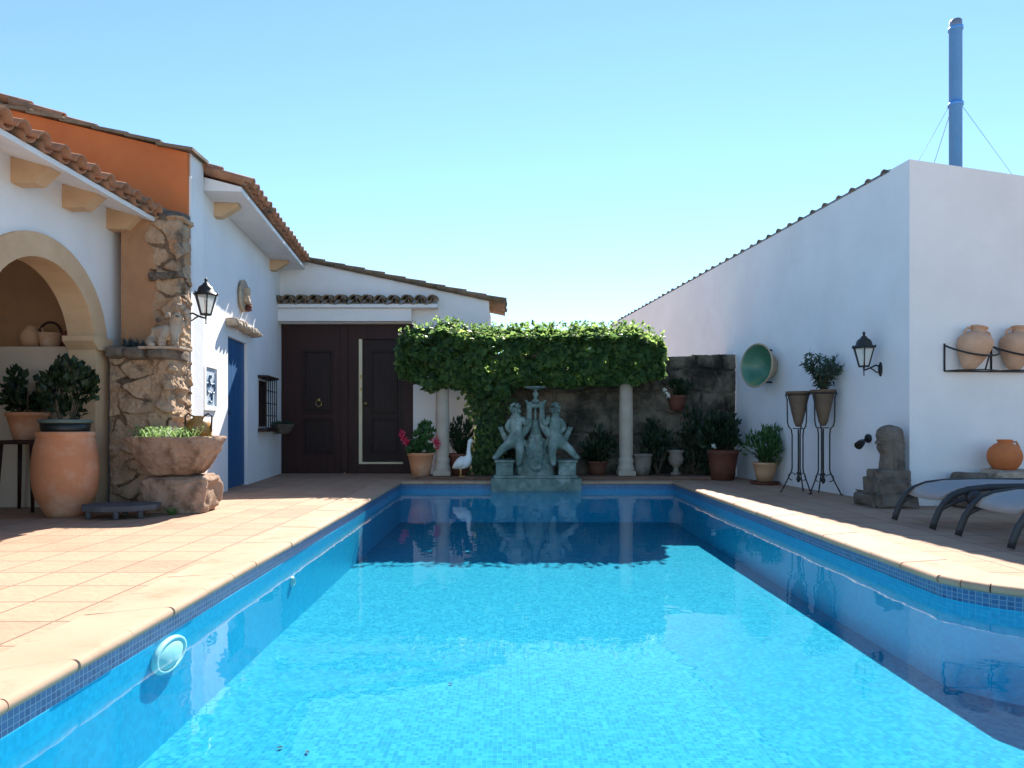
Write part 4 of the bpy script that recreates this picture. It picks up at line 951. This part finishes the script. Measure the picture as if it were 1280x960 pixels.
# ================================================================ WALL LANTERNS
def lantern(loc, rz_, label):
    t = thing('wall_lantern', label, 'lantern', loc, rz_, group='black lanterns on the white walls'); Mx = W[t.name]
    mb = MB(); mb.lathe([(0,.016),(.026,.014),(.034,.004),(.034,0),(0,0)], M=Matrix.Rotation(R(90),3,'Y'), sx=2.4, seg=20); mb.tube([(.01,0,.03),(.06,0,.045),(.11,0,.02),(.16,0,0),(.20,0,-.01)], .010, 8); mb.tube([(.01,0,-.03),(.05,0,-.035),(.09,0,-.005),(.12,0,.01)], .008, 8); mb.tube([(.20,0,-.06),(.20,0,.03)], [.004,.012], 8); mb.lathe([(0,-.075),(.010,-.065),(.004,-.055)], c=(.20,0,0), seg=10); mb.build('bracket', M_IRON, t, local=True)
    mb = MB(); n6 = 6; r0, r1, z0, z1 = .055, .112, .03, .235
    pt = lambda r, k, z: (.20 + r*math.cos(math.pi*2*k/n6), r*math.sin(math.pi*2*k/n6), z)
    for k in range(n6):
        mb.tube([pt(r0,k,z0), pt(r1,k,z1)], .0075, 6); mb.tube([pt(r0,k,z0), pt(r0,k+1,z0)], .0085, 6); mb.tube([pt(r1,k,z1), pt(r1,k+1,z1)], .010, 6); mb.tube([pt(r1,k,z1), pt(r1+.02,k,z1+.022)], .009, 6)
    mb.lathe([(0,.022),(r0,.022),(r0,.034),(0,.034)], c=(.20,0,0), seg=6); mb.build('cage', M_IRON, t, local=True)
    mb = MB(); mb.lathe([(.125,.238),(.118,.25),(.085,.27),(.078,.30),(.065,.325),(.035,.345),(.03,.36),(.014,.37),(.012,.385),(.018,.395),(.010,.41),(0,.425)], c=(.20,0,0), seg=12); mb.lathe([(.125,.238),(0,.24)], c=(.20,0,0), seg=12); mb.build('cap', M_IRON, t, local=True)
    mb = MB()
    for k in range(n6): mb.poly([pt(r0-.003,k,z0+.006), pt(r0-.003,k+1,z0+.006), pt(r1-.004,k+1,z1-.004), pt(r1-.004,k,z1-.004)])
    mb.build('pane', M_PANE, t, local=True)
    mb = MB(); mb.lathe([(0,.035),(.014,.035),(.014,.12),(.018,.14),(.012,.165),(0,.18)], c=(.20,0,0), seg=12); mb.build('candle', M_PLASTICW, t, local=True)
    return t
l1 = lantern((-3.448,7.30,1.99), 0, 'black hexagonal lantern on the rubble pillar by the house with the blue door')
p = V(rx(7.66), 7.66, at(0,461,7.6).z)
dup(l1, p, math.atan2(rn.y, rn.x), 'black hexagonal lantern on the bare white wall above the stone bust')

# ================================================================ LEFT FOREGROUND: jar, trough, statue ...
mb = MB(); c = V(at(82,0,6.42).x, 6.42, .002); k = .00746
mb.lathe([(r_*.88, z_) for r_, z_ in [(0,0),(.175,0),(.20,.05),(.245,.12),(.262,.155),(.272,.165),(.30,.27),(.312,.40),(.306,.52),(.288,.64),(.268,.715),(.262,.735),(.274,.748),(.276,.775),(.268,.785),(.242,.785),(.236,.74),(.255,.6),(.25,.35),(.15,.08),(0,.06)]], c=c, seg=48, wob=.012)
tag(mb.build('terracotta_jar', M_TERRA, origin=c), 'big smooth terracotta oil jar standing in front of the porch arch', 'jar')
random.seed(52)
t = thing('potted_plant', 'dark rimmed pot with leafy plant resting in the mouth of the terracotta jar', 'potted plant', c + V(0,0,.7))
mb = MB(); mb.lathe([(0,.66),(.14,.66),(.18,.74),(.197,.80),(.206,.865),(.18,.865),(.17,.84),(0,.83)], c=c, seg=32); mb.build('pot', M_DARKPOT, t)
mb = MB(); mb.lathe([(.195,.868),(.213,.862),(.222,.88),(.214,.898),(.195,.896),(.195,.868)], c=c, seg=36); mb.build('rim', M_GRIM, t)
mb = MB(); 
for i in range(7): a = rnd(0,6.28); mb.tube([c+V(math.cos(a)*.05,math.sin(a)*.05,.83), c+V(math.cos(a)*.12,math.sin(a)*.1,1.08)], [.008,.004], 5)
mb.build('stem', M_STEM, t)
mb = MB(); bushy(.26,.2,.34,620,.075,.8,zc=.75,clump=13)(mb, c + V(.03,.02,.93)); mb.build('foliage', M_DARKLEAF, t)
# second pot on a wooden stool to the left inside the arch
c2 = V(-4.82,6.82,0)
st = thing('stool', 'dark wooden stool inside the porch arch carrying a terracotta pot', 'stool', c2)
mb = MB(); mb.box((c2.x-.19,c2.y-.17,.66),(c2.x+.19,c2.y+.17,.70), bev=.008); mb.build('seat', M_WOOD, st)
for (a, b) in ((-1,-1),(1,-1),(-1,1),(1,1)):
    mb = MB(); mb.tube([c2+V(a*.15,b*.13,.66), c2+V(a*.18,b*.16,.002)], [.02,.016], 8); mb.build('leg', M_WOOD, st)
potted('flower_pot', 'terracotta pot with dark green leaves on the stool in the porch', 'flower pot', c2 + V(0.02,0,.702), .12, .175, .27, M_TERRA, M_DARKLEAF, bushy(.26,.2,.30,520,.075,.8))
# pottery on the counter in the niche
def jug(name, label, x, y, z, s_, m_, handles=1):
    t = thing(name, label, 'jug', (x,y,z), group='old pottery on the porch ledge')
    mb = MB(); mb.lathe([(0,0),(.08*s_,0),(.12*s_,.06*s_),(.135*s_,.14*s_),(.11*s_,.21*s_),(.07*s_,.25*s_),(.075*s_,.28*s_),(.06*s_,.28*s_),(.05*s_,.25*s_),(0,.2*s_)], c=(x,y,z), seg=28); mb.build('body', m_, t)
    for h in range(handles):
        sg = 1 if h == 0 else -1
        mb = MB(); mb.tube([(x+sg*.07*s_,y,z+.26*s_),(x+sg*.13*s_,y,z+.27*s_),(x+sg*.155*s_,y,z+.21*s_),(x+sg*.125*s_,y,z+.12*s_)], .011, 8); mb.build('handle', m_, t)
ZL = 1.657
jug('jug', 'pale clay jug without a lid standing beyond the basket on the porch ledge', -5.03, 7.2, ZL, .8, M_TERRAP, 1)
jug('jug', 'brown round two handled jug on the porch ledge beside the basket', -4.62, 7.2, ZL, .62, M_TERRAD, 2)
t = thing('basket', 'brown basket with an arched dark handle on the porch ledge', 'basket', (-4.83,7.2,ZL))
mb = MB(); mb.lathe([(0,0),(.085,0),(.10,.06),(.115,.13),(.12,.15),(.105,.15),(.095,.06),(0,.02)], c=(-4.83,7.2,ZL), seg=28); mb.build('body', M_AMPH, t)
mb = MB(); mb.tube([V(-4.83+.115*math.cos(q),7.2,ZL+.145+.12*math.sin(q)) for q in [math.pi*i/12 for i in range(13)]], .013, 8); mb.build('handle', M_WOOD, t)
# low slab on feet
c = V(at(150,0,6.3).x, 6.32, .002)
sb_ = thing('stone_slab', 'low grey stone slab on short feet lying beside the jar', 'slab', c)
mb = MB(); ol = [(-.33,-.06),(-.30,.16),(-.02,.22),(.28,.17),(.33,-.02),(.20,-.19),(-.05,-.22),(-.25,-.18)]
mb.prism([c + V(x,y,.075) for x,y in ol], (0,0,.045)); mb.build('top', M_DSTONE, sb_)
for (a, b) in ((-.22,-.13),(.05,-.17),(.22,-.08),(-.05,.15)):
    mb = MB(); mb.lathe([(0,.075),(.035,.075),(.022,.04),(.026,.0),(0,0)], c=c+V(a,b,0), seg=12); mb.build('foot', M_DSTONE, sb_)
# trough on a rough block
ct = V(at(219,0,6.75).x, 6.78, 0)
mb = MB(); mb.rock(ct + V(.03,.03,.165), (.66,.50,.38), seed=14, amp=.17, box=.42, sub=5, freq=1.1)
for v in mb.bm.verts: v.co += (v.co - ct - V(0,0,.16)).normalized()*(.020*noise.noise(v.co*11) + .010*noise.noise(v.co*27) + .005*noise.noise(v.co*60))
for v in mb.bm.verts:
    if v.co.z < .004: v.co.z = .004
tag(mb.build('stone_block', M_TROUGH, origin=ct), 'rough brown boulder block carrying the stone trough', 'stone block')
tr = thing('stone_trough', 'old half round stone trough planted with pale green herbs', 'trough', ct + V(0,0,.34))
mb = MB(); zt0 = .735; segs = 132
def trp(u, rin):
    out_ = []
    for kk in range(segs):
        t_ = 2*math.pi*kk/segs; ca, sa = math.cos(t_), math.sin(t_)
        e_ = .55; sq = Vector((math.copysign(abs(ca)**e_, ca), math.copysign(abs(sa)**e_, sa)))
        r_ = rin*(1 + .03*noise.noise(Vector((ca*2, sa*2, u*3))) )
        out_.append(ct + V(sq.x*.425*r_, sq.y*.28*r_, u + .012*noise.noise(Vector((ca*3,sa*3,u*4)))) + Vector((sq.x, sq.y, 0))*(.014*noise.noise(Vector((ca*5,sa*5,u*14))) + .009*noise.noise(Vector((ca*14,sa*14,u*34))) + .005*noise.noise(Vector((ca*34,sa*34,u*80)))))
    return out_
lev = [(.355,.42),(.37,.55),(.42,.68),(.50,.80),(.58,.89),(.66,.96),(.72,1.0),(zt0,.99),(zt0,.86),(.68,.82),(.66,.4)]
lev = [(a_[0]+(b_[0]-a_[0])*q_/5, a_[1]+(b_[1]-a_[1])*q_/5) for a_, b_ in zip(lev, lev[1:]) for q_ in range(5)] + [lev[-1]]
rings = [[mb.v(q) for q in trp(u, r_)] for u, r_ in lev]
for a, b in zip(rings, rings[1:]):
    for kk in range(segs): mb.f([a[kk], a[(kk+1)%segs], b[(kk+1)%segs], b[kk]], True)
mb.f(rings[0][::-1]); mb.f(rings[-1]); mb.build('basin', M_TROUGH, tr)
mb = MB(); random.seed(61)
for i in range(950):
    x = rnd(-.33,.24); y = rnd(-.2,.2); p_ = ct + V(x, y, .69); a = rnd(0,6.28); hgt = rnd(.06,.17)*(1 + .5*noise.noise(Vector((x*6,y*6,1)))); mb.blade(p_, V(math.cos(a)*.55, math.sin(a)*.55, 1), hgt, .011, .7, 3)
for i in range(420):
    p_ = ct + V(rnd(-.34,.28), rnd(-.22,.2), .72+rnd(0,.10)); mb.leaf(p_, rdir()+V(0,0,.5), rdir(), .035, .018, .1)
mb.build('herbs', M_HERB, tr)
mb = MB(); cw = ct + V(.10,-.30,.002)
for i in range(60):
    a = rnd(0,6.28); mb.blade(cw + V(rnd(-.03,.03),rnd(-.02,.02),0), V(math.cos(a)*.6,math.sin(a)*.6,1), rnd(.05,.11), .012, .8, 3)
tag(mb.build('weed', M_HERB, origin=cw), 'small tuft of weeds growing at the foot of the boulder block', 'weed')
# ribbed ochre lamp jar with iron handles on the trough
ca_ = ct + V(.17,.10,.70)
lj = thing('ribbed_jar', 'ribbed ochre jar with two dark iron handles standing in the trough', 'jar', ca_)
mb = MB(); sgm = 32; prof = [(0,0),(.095,0),(.115,.05),(.122,.10),(.11,.16),(.08,.20),(.05,.22),(.055,.24),(.04,.24),(0,.22)]; rg = []
for r_, z_ in prof:
    if r_ == 0: rg.append([mb.v(ca_+V(0,0,z_))]); continue
    rg.append([mb.v(ca_ + V(r_*(1+.05*math.cos(kk*math.pi))*math.cos(2*math.pi*kk/sgm), r_*(1+.05*math.cos(kk*math.pi))*math.sin(2*math.pi*kk/sgm), z_)) for kk in range(sgm)])
for a, b in zip(rg, rg[1:]):
    for kk in range(sgm):
        k2 = (kk+1)%sgm
        if len(a) == 1: mb.f([a[0], b[k2], b[kk]])
        elif len(b) == 1: mb.f([a[kk], a[k2], b[0]])
        else: mb.f([a[kk], a[k2], b[k2], b[kk]], True)
mb.build('body', M_AMBER, lj)
for sg in (-1,1):
    mb = MB(); mb.tube([ca_+V(sg*.05,0,.235), ca_+V(sg*.10,0,.262), ca_+V(sg*.135,0,.24), ca_+V(sg*.13,0,.17), ca_+V(sg*.125,0,.08)], .009, 8); mb.build('handle', M_IRON, lj)
# stone animal figure on the pillar ledge
fig = at(210,438,7.08); fig.z = 1.632
LN = thing('lion_statue', 'small weathered stone lion statue on the pillar ledge', 'statue', fig)
q = lambda x, z, y=0: fig + V(x, y, z)
P = [q(.02,.17), q(-.10,.14), q(-.16,.10), q(.09,.25), q(.10,.33,-.02), q(.15,.32,-.09),
     q(.11,.14,-.08), q(.12,.03,-.10), q(.15,.02,-.13), q(.00,.13,-.09), q(-.01,.03,-.12), q(.02,.02,-.15),
     q(-.14,.07,-.09), q(-.11,.025,-.14), q(-.06,.02,-.16), q(-.15,.06,.06)]
skin('body', P, [.10,.095,.08,.095,.085,.045,.05,.036,.03,.05,.036,.03,.06,.035,.03,.06], [(0,1),(1,2),(0,3),(3,4),(4,5),(3,6),(6,7),(7,8),(0,9),(9,10),(10,11),(2,12),(12,13),(13,14),(2,15)], M_LSTONE, LN, sub=2, rough=.008)
mb = MB()
for j in range(34):
    d = rdir(); 
    if d.y < -.5: continue
    mb.rock(q(.10,.33,0) + V(d.x*.10, d.y*.09, d.z*.105), (.06,.05,.07), seed=j, amp=.3, sub=1)
mb.build('mane', M_LSTONE, LN)
mb = MB()
for dx in (.045,-.035): mb.rock(q(.10+dx+.03,.36,-.085), (.02,.02,.018), seed=1, amp=.05, sub=1)
mb.rock(q(.155,.315,-.122), (.04,.025,.025), seed=2, amp=.05, sub=1); mb.build('face', M_GSTONE, LN)
mb = MB(); mb.box((fig.x-.22,fig.y-.17,1.615),(fig.x+.2,fig.y+.12,1.642), bev=.006); mb.build('plinth', M_LSTONE, LN)
# blue grey succulents on the ledge
cs = at(172,436,7.12); cs.z = 1.625
su = thing('succulent', 'blue grey succulent clump on the pillar ledge beside the lion statue', 'succulent', cs)
mb = MB(); random.seed(71)
for j in range(7):
    b0 = cs + V(rnd(-.13,.12), rnd(-.06,.06), 0)
    for i in range(16):
        a = rnd(0,6.28); t_ = rnd(.2,1.1); mb.blade(b0, V(math.cos(a)*t_, math.sin(a)*t_, 1), rnd(.08,.16), .03, .3, 3)
mb.build('foliage', M_BLUEGREY, su)

# ================================================================ RIGHT SIDE THINGS
def rp_(y, z, o=0): return Vector((rx(y), y, z)) + rn*o
# green glazed bowl hung on the wall
bc = rp_(10.05, at(0,457,10).z, .20)
gb = thing('glazed_bowl', 'large green glazed bowl hung on its side on the white wall', 'bowl', bc)
axd = Vector((-.92,-.40,.04)).normalized(); Mq = axd.to_track_quat('Z','Y').to_matrix()
mb = MB(); mb.lathe([(0,-.19),(.15,-.19),(.17,-.17),(.24,-.05),(.29,.05),(.315,.06),(.325,.075),(.312,.09),(.297,.08)], c=bc, M=Mq, seg=44); mb.build('outside', M_BOWLCLAY, gb)
mb = MB(); mb.lathe([(.305,.088),(.285,.06),(.235,-.03),(.17,-.12),(.10,-.15),(0,-.155)], c=bc, M=Mq, seg=44); mb.build('glaze', M_GLAZE, gb)
mb = MB()
for dz in (.235,-.235): mb.tube([rp_(10.10,bc.z+dz,0), rp_(10.10,bc.z+dz,.10), rp_(10.10,bc.z+dz*.86,.12)], .014, 8)
mb.build('hook', M_IRON, gb)
# iron plant stands with cone pots
def stand(c, h, rz_, label):
    c = Vector(c); t = thing('plant_stand', label, 'plant stand', c, rz_, group='iron plant stands by the white wall')
    mb = MB(); ring = [(.135*math.cos(2*math.pi*k/28), .135*math.sin(2*math.pi*k/28), h) for k in range(29)]; mb.tube(ring, .008, 6, cap=False)
    mb.tube([(x*.45, y*.45, h-.42) for x, y, z in ring], .006, 6, cap=False); mb.build('ring', M_IRON, t, local=True)
    for k in range(3):
        a = 2*math.pi*k/3 + .5; ca, sa = math.cos(a), math.sin(a); pth = [(.138,h+.02),(.155,h+.0),(.135,h-.05),(.130,h-.34),(.115,h-.40),(.085,h-.43),(.075,h-.50),(.075,.30),(.085,.26),(.13,.16),(.19,.04),(.205,.005),(.225,.012)]
        mb = MB(); mb.tube([(r_*ca, r_*sa, z_) for r_, z_ in pth], .0085, 7)
        sp_ = [(.075+.045*math.cos(q_), .20+.045*math.sin(q_)) for q_ in [i*.55-1.6 for i in range(9)]]; mb.tube([(r_*ca, r_*sa, z_) for r_, z_ in sp_], .006, 6)
        mb.build('leg', M_IRON, t, local=True)
    mb = MB(); mb.tube([(0,0,h-.43),(0,0,.20)], .010, 8); mb.lathe([(0,.12),(.018,.14),(.028,.17),(.018,.20),(.014,.22),(.03,.24),(.014,.26)], seg=12); mb.build('post', M_IRON, t, local=True)
    return t
def conepot(c, h, label, shrub=False):
    t = thing('cone_pot', label, 'planter', (c[0],c[1],h-.4)); cc = V(c[0],c[1],0)
    mb = MB(); mb.lathe([(0,h-.40),(.03,h-.395),(.055,h-.34),(.124,h-.02),(.128,h+.012),(.150,h+.02),(.152,h+.045),(.128,h+.045),(.118,h+.0),(.06,h-.2),(0,h-.22)], c=cc, seg=32); mb.build('pot', M_RUST, t)
    mb = MB(); mb.lathe([(.118,h+.005),(0,h+.015)], c=cc, seg=20); mb.build('soil', M_SOIL, t)
    if shrub:
        random.seed(83); mb = MB(); lf_ = MB()
        for k in range(18):
            a = rnd(0,6.28); d = V(math.cos(a)*rnd(.05,.27), math.sin(a)*rnd(.05,.24), rnd(.26,.52)); b0 = cc + V(0,0,h+.0); path = [b0, b0 + d*.5 + V(0,0,.04), b0 + d]; mb.tube(path, [.008,.005,.003], 5)
            for i in range(44):
                q_ = rnd(.15,1.06); p_ = path[0].lerp(path[2], q_) + V(0,0,.05*math.sin(q_*3)) ; dd = rdir()+V(0,0,.25); L = rnd(.06,.10); lf_.leaf(p_+rdir()*.02, dd, rdir(), L, L*.28, .1)
        mb.build('stem', M_STEM, t); lf_.build('foliage', M_OLEANDER, t)
s1 = V(at(998,0,8.62).x, 8.62, .002); s2 = V(at(1029,0,8.42).x, 8.42, .002); HS1 = at(0,494,8.62).z; HS2 = at(0,492,8.42).z
stand(s1, HS1, .4, 'thin black iron tripod stand holding the empty rusty cone pot'); stand(s2, HS2, .9, 'thin black iron tripod stand holding the cone pot with the shrub')
conepot(s1, HS1+.002, 'empty rusty cone pot in an iron tripod stand'); conepot(s2, HS2+.002, 'rusty cone pot planted with a grey green bushy shrub', True)
# spotlight
pS = rp_(7.86, at(0,548,7.86).z)
so = thing('spotlight', 'small black garden spotlight fixed to the white wall beside the stone bust', 'spotlight', pS)
mb = MB(); mb.lathe([(0,.0),(.05,.0),(.05,.025),(.035,.035),(0,.035)], c=pS, M=rn.to_track_quat('Z','Y').to_matrix(), seg=20); mb.build('mount', M_BLACKP, so)
mb = MB(); e_ = pS + rn*.07 + V(-.03,-.05,-.03); mb.tube([pS + rn*.03, e_], .014, 8); mb.build('arm', M_BLACKP, so)
mb = MB(); f_ = e_ + V(-.09,-.07,-.05); mb.tube([e_, e_.lerp(f_,.15), e_.lerp(f_,.5), f_], [.02,.034,.042,.046], 14); mb.build('head', M_BLACKP, so)
# bust on its plinth
cb = V(at(1108,0,7.2).x, 7.2, 0)
pt_ = thing('stone_plinth', 'weathered two step stone plinth under the carved bust', 'plinth', cb)
mb = MB(); mb.rock(cb+V(0,0,.07),(.47,.40,.18),seed=3,amp=.20,box=.28,sub=5,freq=3.2); mb.rock(cb+V(.0,0,.19),(.36,.31,.24),seed=5,amp=.22,box=.30,sub=5,freq=3.0)
for v in mb.bm.verts: v.co.z = max(v.co.z,.004)
mb.build('base', M_GSTONE, pt_)
mb = MB(); mb.box((cb.x-.15,cb.y-.13,.27),(cb.x+.19,cb.y+.13,.385), bev=.02); mb.build('slab', M_GSTONE, pt_)
mb = MB(); Bc = cb + V(.03,0,.383); lv = 44; sg_ = 96; rgs = []
HB = .47
fprof = [(0,.085),(.10,.082),(.18,.075),(.27,.072),(.33,.074),(.38,.086),(.42,.102),(.45,.112),(.475,.106),(.49,.114),(.505,.108),(.52,.113),(.545,.108),(.575,.140),(.60,.136),(.66,.116),(.70,.114),(.72,.126),(.78,.128),(.86,.12),(.93,.095),(.98,.05),(1,.0)]
def lerp_t(tab, u):
    for (a, x), (b, y) in zip(tab, tab[1:]):
        if a <= u <= b: return x + (y-x)*(u-a)/(b-a)
    return tab[-1][1]
for i in range(lv*2+1):
    u = i/(lv*2); ring = []
    bk = lerp_t([(0,.135),(.3,.13),(.6,.128),(.85,.118),(.95,.09),(1,.0)], u); sd_ = lerp_t([(0,.125),(.3,.12),(.5,.125),(.7,.12),(.88,.10),(.96,.06),(1,.0)], u); fr_ = lerp_t(fprof, u)
    for kk in range(sg_):
        t_ = 2*math.pi*kk/sg_; cx, sx2 = math.cos(t_), math.sin(t_)
        if cx < 0: fx2 = fr_ * abs(cx)**(1.0); X_ = -fx2
        else: X_ = bk*abs(cx)**.7
        groove = 1 + (.06*math.cos(t_*16) if (cx > -.55 and u < .93) else 0)
        nose_w = 1.0
        if cx < -.9 and .55 < u < .62: nose_w = 1.0
        elif cx < 0 and .53 < u < .64: X_ = -max(.0, (abs(cx))*.108) if abs(cx) < .96 else X_
        ring.append(mb.v(Bc + V(X_*groove, math.copysign(abs(sx2)**.85, sx2)*sd_*groove, u*HB)))
    for v in ring: v.co += Vector((noise.noise(v.co*30), noise.noise(v.co*30+Vector((3,3,3))), 0))*.006 + Vector((noise.noise(v.co*80), noise.noise(v.co*80+Vector((3,3,3))), 0))*.003
    rgs.append(ring)
for a, b in zip(rgs, rgs[1:]):
    for kk in range(sg_): mb.f([a[kk], a[(kk+1)%sg_], b[(kk+1)%sg_], b[kk]], True)
mb.f(rgs[0][::-1]); 
for s2_ in (-1,1): mb.rock(Bc + V(-.098,s2_*.045,HB*.655),(.02,.035,.016),seed=2,amp=.05,sub=1)
tag(mb.build('bust', M_GSTONE, origin=Bc, doubles=True), 'grey stone bust of a long haired head in profile on a plinth', 'bust')
# amphora rack on the end wall
def fp_(t, z, o=0): return C0 + fd*t + Vector((0,0,z)) - rd*o
zr, zl = at(0,432,7.25).z, at(0,464,7.25).z
rk = thing('amphora_rack', 'black iron wall rack with two curved bays holding clay amphorae', 'rack', fp_(.95,zl,.1))
mb = MB()
for b0 in (.40,.94):
    arc_ = [fp_(b0 + .26 - .27*math.cos(math.pi*i/16), zr - .13*math.sin(math.pi*i/16), .015 + .275*math.sin(math.pi*i/16)) for i in range(17)]; mb.tube(arc_, .010, 7)
    for t_ in (0,.54): mb.tube([fp_(b0+t_-.01,zr+.02,.012), fp_(b0+t_-.01,zl,.012)], .009, 7)
    mb.tube([fp_(b0,zl,.012), fp_(b0+.02,zl,.14), fp_(b0+.26,zl,.24), fp_(b0+.50,zl,.14), fp_(b0+.54,zl,.012)], .008, 7); mb.tube([fp_(b0+.26,zr-.13,.29), fp_(b0+.26,zl,.24)], .008, 7)
mb.tube([fp_(.39,zl,.012), fp_(1.49,zl,.012)], .008, 7); mb.build('frame', M_IRON, rk)
def amphora(t_, tilt, label):
    c = fp_(t_, zl+.012, .115); t = thing('amphora', label, 'amphora', c, group='amphorae in the wall rack')
    Ma = Matrix.Rotation(tilt,3,'Y')
    mb = MB(); mb.lathe(spline_prof([(0,0),(.05,.004),(.10,.09),(.145,.20),(.16,.28),(.145,.335),(.10,.375),(.07,.39),(.066,.42),(.08,.44),(.08,.455),(.06,.455),(.05,.40),(0,.38)]), c=c, M=Ma, seg=44, wob=.04); mb.build('body', M_AMPH, t)
    for sg in (-1,1):
        mb = MB(); mb.tube([c + Ma @ V(sg*.066,0,.42), c + Ma @ V(sg*.115,0,.42), c + Ma @ V(sg*.135,0,.385), c + Ma @ V(sg*.125,0,.345)], .012, 7); mb.build('handle', M_AMPH, t)
amphora(.58, R(14), 'pinkish clay amphora leaning in the rack bay nearest the building corner')
amphora(1.10, R(8), 'pinkish clay amphora in the rack bay farther from the building corner')
# blocks and round jar by the end wall
b1 = fp_(.52,0,.20)
mb = MB(); mb.rock(b1+V(0,0,.18),(.26,.28,.38),seed=8,amp=.10,box=.35,sub=3)
for v in mb.bm.verts: v.co.z = max(v.co.z,.004)
tag(mb.build('stone_block', M_GSTONE, origin=b1), 'small dark stone block at the foot of the end wall behind the loungers', 'stone block')
b2 = fp_(.98,0,.24)
mb = MB(); mb.rock(b2+V(0,0,.195),(.56,.36,.41),seed=12,amp=.12,box=.38,sub=4)
for v in mb.bm.verts: v.co.z = max(v.co.z,.004)
tag(mb.build('stone_block', M_LSTONE, origin=b2), 'longer pale stone block at the end wall carrying a round orange jar', 'stone block')
b3 = b2 + V(-.10,-.01,.385)
rj = thing('round_jar', 'round bright terracotta jar on the pale stone block', 'jar', b3)
mb = MB(); mb.lathe(spline_prof([(0,0),(.08,0),(.13,.05),(.155,.13),(.14,.21),(.09,.265),(.06,.28),(.07,.31),(.055,.31),(.045,.27),(0,.25)]), c=b3, seg=44, wob=.02); mb.build('body', mat('orange terracotta', (.62,.19,.06), (.52,.15,.05), 4, .8, .1, 30), rj)
mb = MB(); mb.tube([b3+V(.06,0,.29), b3+V(.12,0,.29), b3+V(.15,0,.23), b3+V(.14,0,.2)], .012, 8); mb.build('handle', M_TERRA, rj)
# loungers
def lounger(loc, label):
    t = thing('sun_lounger', label, 'sun lounger', loc, 0, group='sun loungers on the shaded deck'); Wd = .55
    side = [(0,.008),(.015,.06),(.05,.15),(.10,.225),(.17,.285),(.28,.325),(.45,.345),(.75,.35),(1.15,.35)]
    for y in (0,-Wd):
        near = (y < 0)
        mb = MB(); mb.tube([(x,y,z) for x,z in side], [.024]*9, 10, flat=(1.15,.7)); mb.build('side_rail', M_FRAME, t, local=True)
        mb = MB(); mb.tube([(1.25,y,.34),(1.42,y,.30),(1.55,y,.20),(1.62,y,.008)], [.024,.024,.022,.02], 10); mb.build('leg', M_FRAME, t, local=True)
        mb = MB(); mb.tube([(1.15,y+.0,.35),(1.45,y,.48),(1.75,y,.66),(1.95,y,.78)], .022, 10); mb.build('back_frame', M_FRAME, t, local=True)
        mb = MB(); mb.lathe([(0,-.03),(.055,-.03),(.062,-.02),(.062,.02),(.055,.03),(0,.03)], c=(.33,y,.262), M=Matrix.Rotation(R(90),3,'X'), seg=24); mb.build('hub', M_FRAME, t, local=True)
        mb = MB(); mb.tube([(.05,y,.16),(.20,y,.235),(.33,y,.262),(.60,y,.285),(1.1,y,.30)], .016, 8); mb.build('lower_rail', M_FRAME, t, local=True)
    mb = MB(); N_ = 26; pr_ = []
    path = [(.10,.225),(.16,.285),(.25,.322),(.42,.350),(.75,.358),(1.10,.352),(1.30,.41),(1.6,.565),(1.92,.765)]
    rows = []
    for (x, z) in path:
        rows.append([mb.v((x, -.035 - (Wd-.07)*k/8, z - .016*math.sin(math.pi*k/8) + .012)) for k in range(9)])
    for a, b in zip(rows, rows[1:]):
        for k in range(8): mb.f([a[k], a[k+1], b[k+1], b[k]], True)
    bmesh.ops.solidify(mb.bm, geom=list(mb.bm.faces), thickness=.006)
    mb.build('sling', M_SLING, t, local=True)
    mb = MB()
    for x, z in ((.20,.265),(1.12,.33),(1.93,.765)): mb.tube([(x,-.01,z),(x,-Wd+.01,z)], .014, 8)
    mb.build('cross_bar', M_FRAME, t, local=True)
    return t
lo = lounger((3.385,6.09,.002), 'grey sling sun lounger next to the stone bust')
dup(lo, (3.385,5.22,.002), 0, 'grey sling sun lounger nearer the pool steps')

# ================================================================ POOL FITTINGS
py = 3.18; px_ = xl(py)
pf = thing('pool_light', 'oval white pool lamp under water on the sunlit blue wall', 'pool light', (px_,py,-.21))
Mr = Matrix.Rotation(R(90),3,'Y')
mb = MB(); mb.lathe([(.115,.0),(.150,.0),(.153,.010),(.146,.022),(.130,.026),(.116,.020),(.115,0)], c=(px_+.001,py,-.212), M=Mr, sx=.52, seg=36); mb.build('rim', M_PLASTICW, pf)
mb = MB(); mb.lathe([(0,.034),(.055,.032),(.095,.027),(.118,.018)], c=(px_+.001,py,-.212), M=Mr, sx=.52, seg=36); mb.build('lens', mat('milky lens', (.88,.84,.76), None, 6, .3, 0), pf)
py2 = 5.05; mb = MB(); mb.lathe([(0,.012),(.02,.014),(.028,.02),(.035,.012),(.04,0)], c=(xl(py2)+.001,py2,-.30), M=Mr, seg=20); tag(mb.build('pool_inlet', M_PLASTICW, origin=(xl(py2),py2,-.3)), 'small white inlet nozzle on the sunlit pool wall', 'inlet')
random.seed(91)
for k, (px, pyy, lab) in enumerate(((355,935,'dry dark leaf lying on the pool floor nearest the round lamp'),(383,940,'dry dark leaf on the pool floor beside another one near the bottom edge'),(560,857,'single dry leaf lying in the middle of the pool floor'))):
    Yq = (.85 - ZF)*F/(pyy-531); p_ = V((px-640)*Yq/F, Yq, ZF+.006); mb = MB()
    mb.leaf(p_, V(rnd(-1,1),rnd(-1,1),.05), V(0,0,1), .035, .018, .25); o = mb.build('dry_leaf', M_STEM, origin=p_); tag(o, lab, 'leaf', 'dry leaves in the pool')
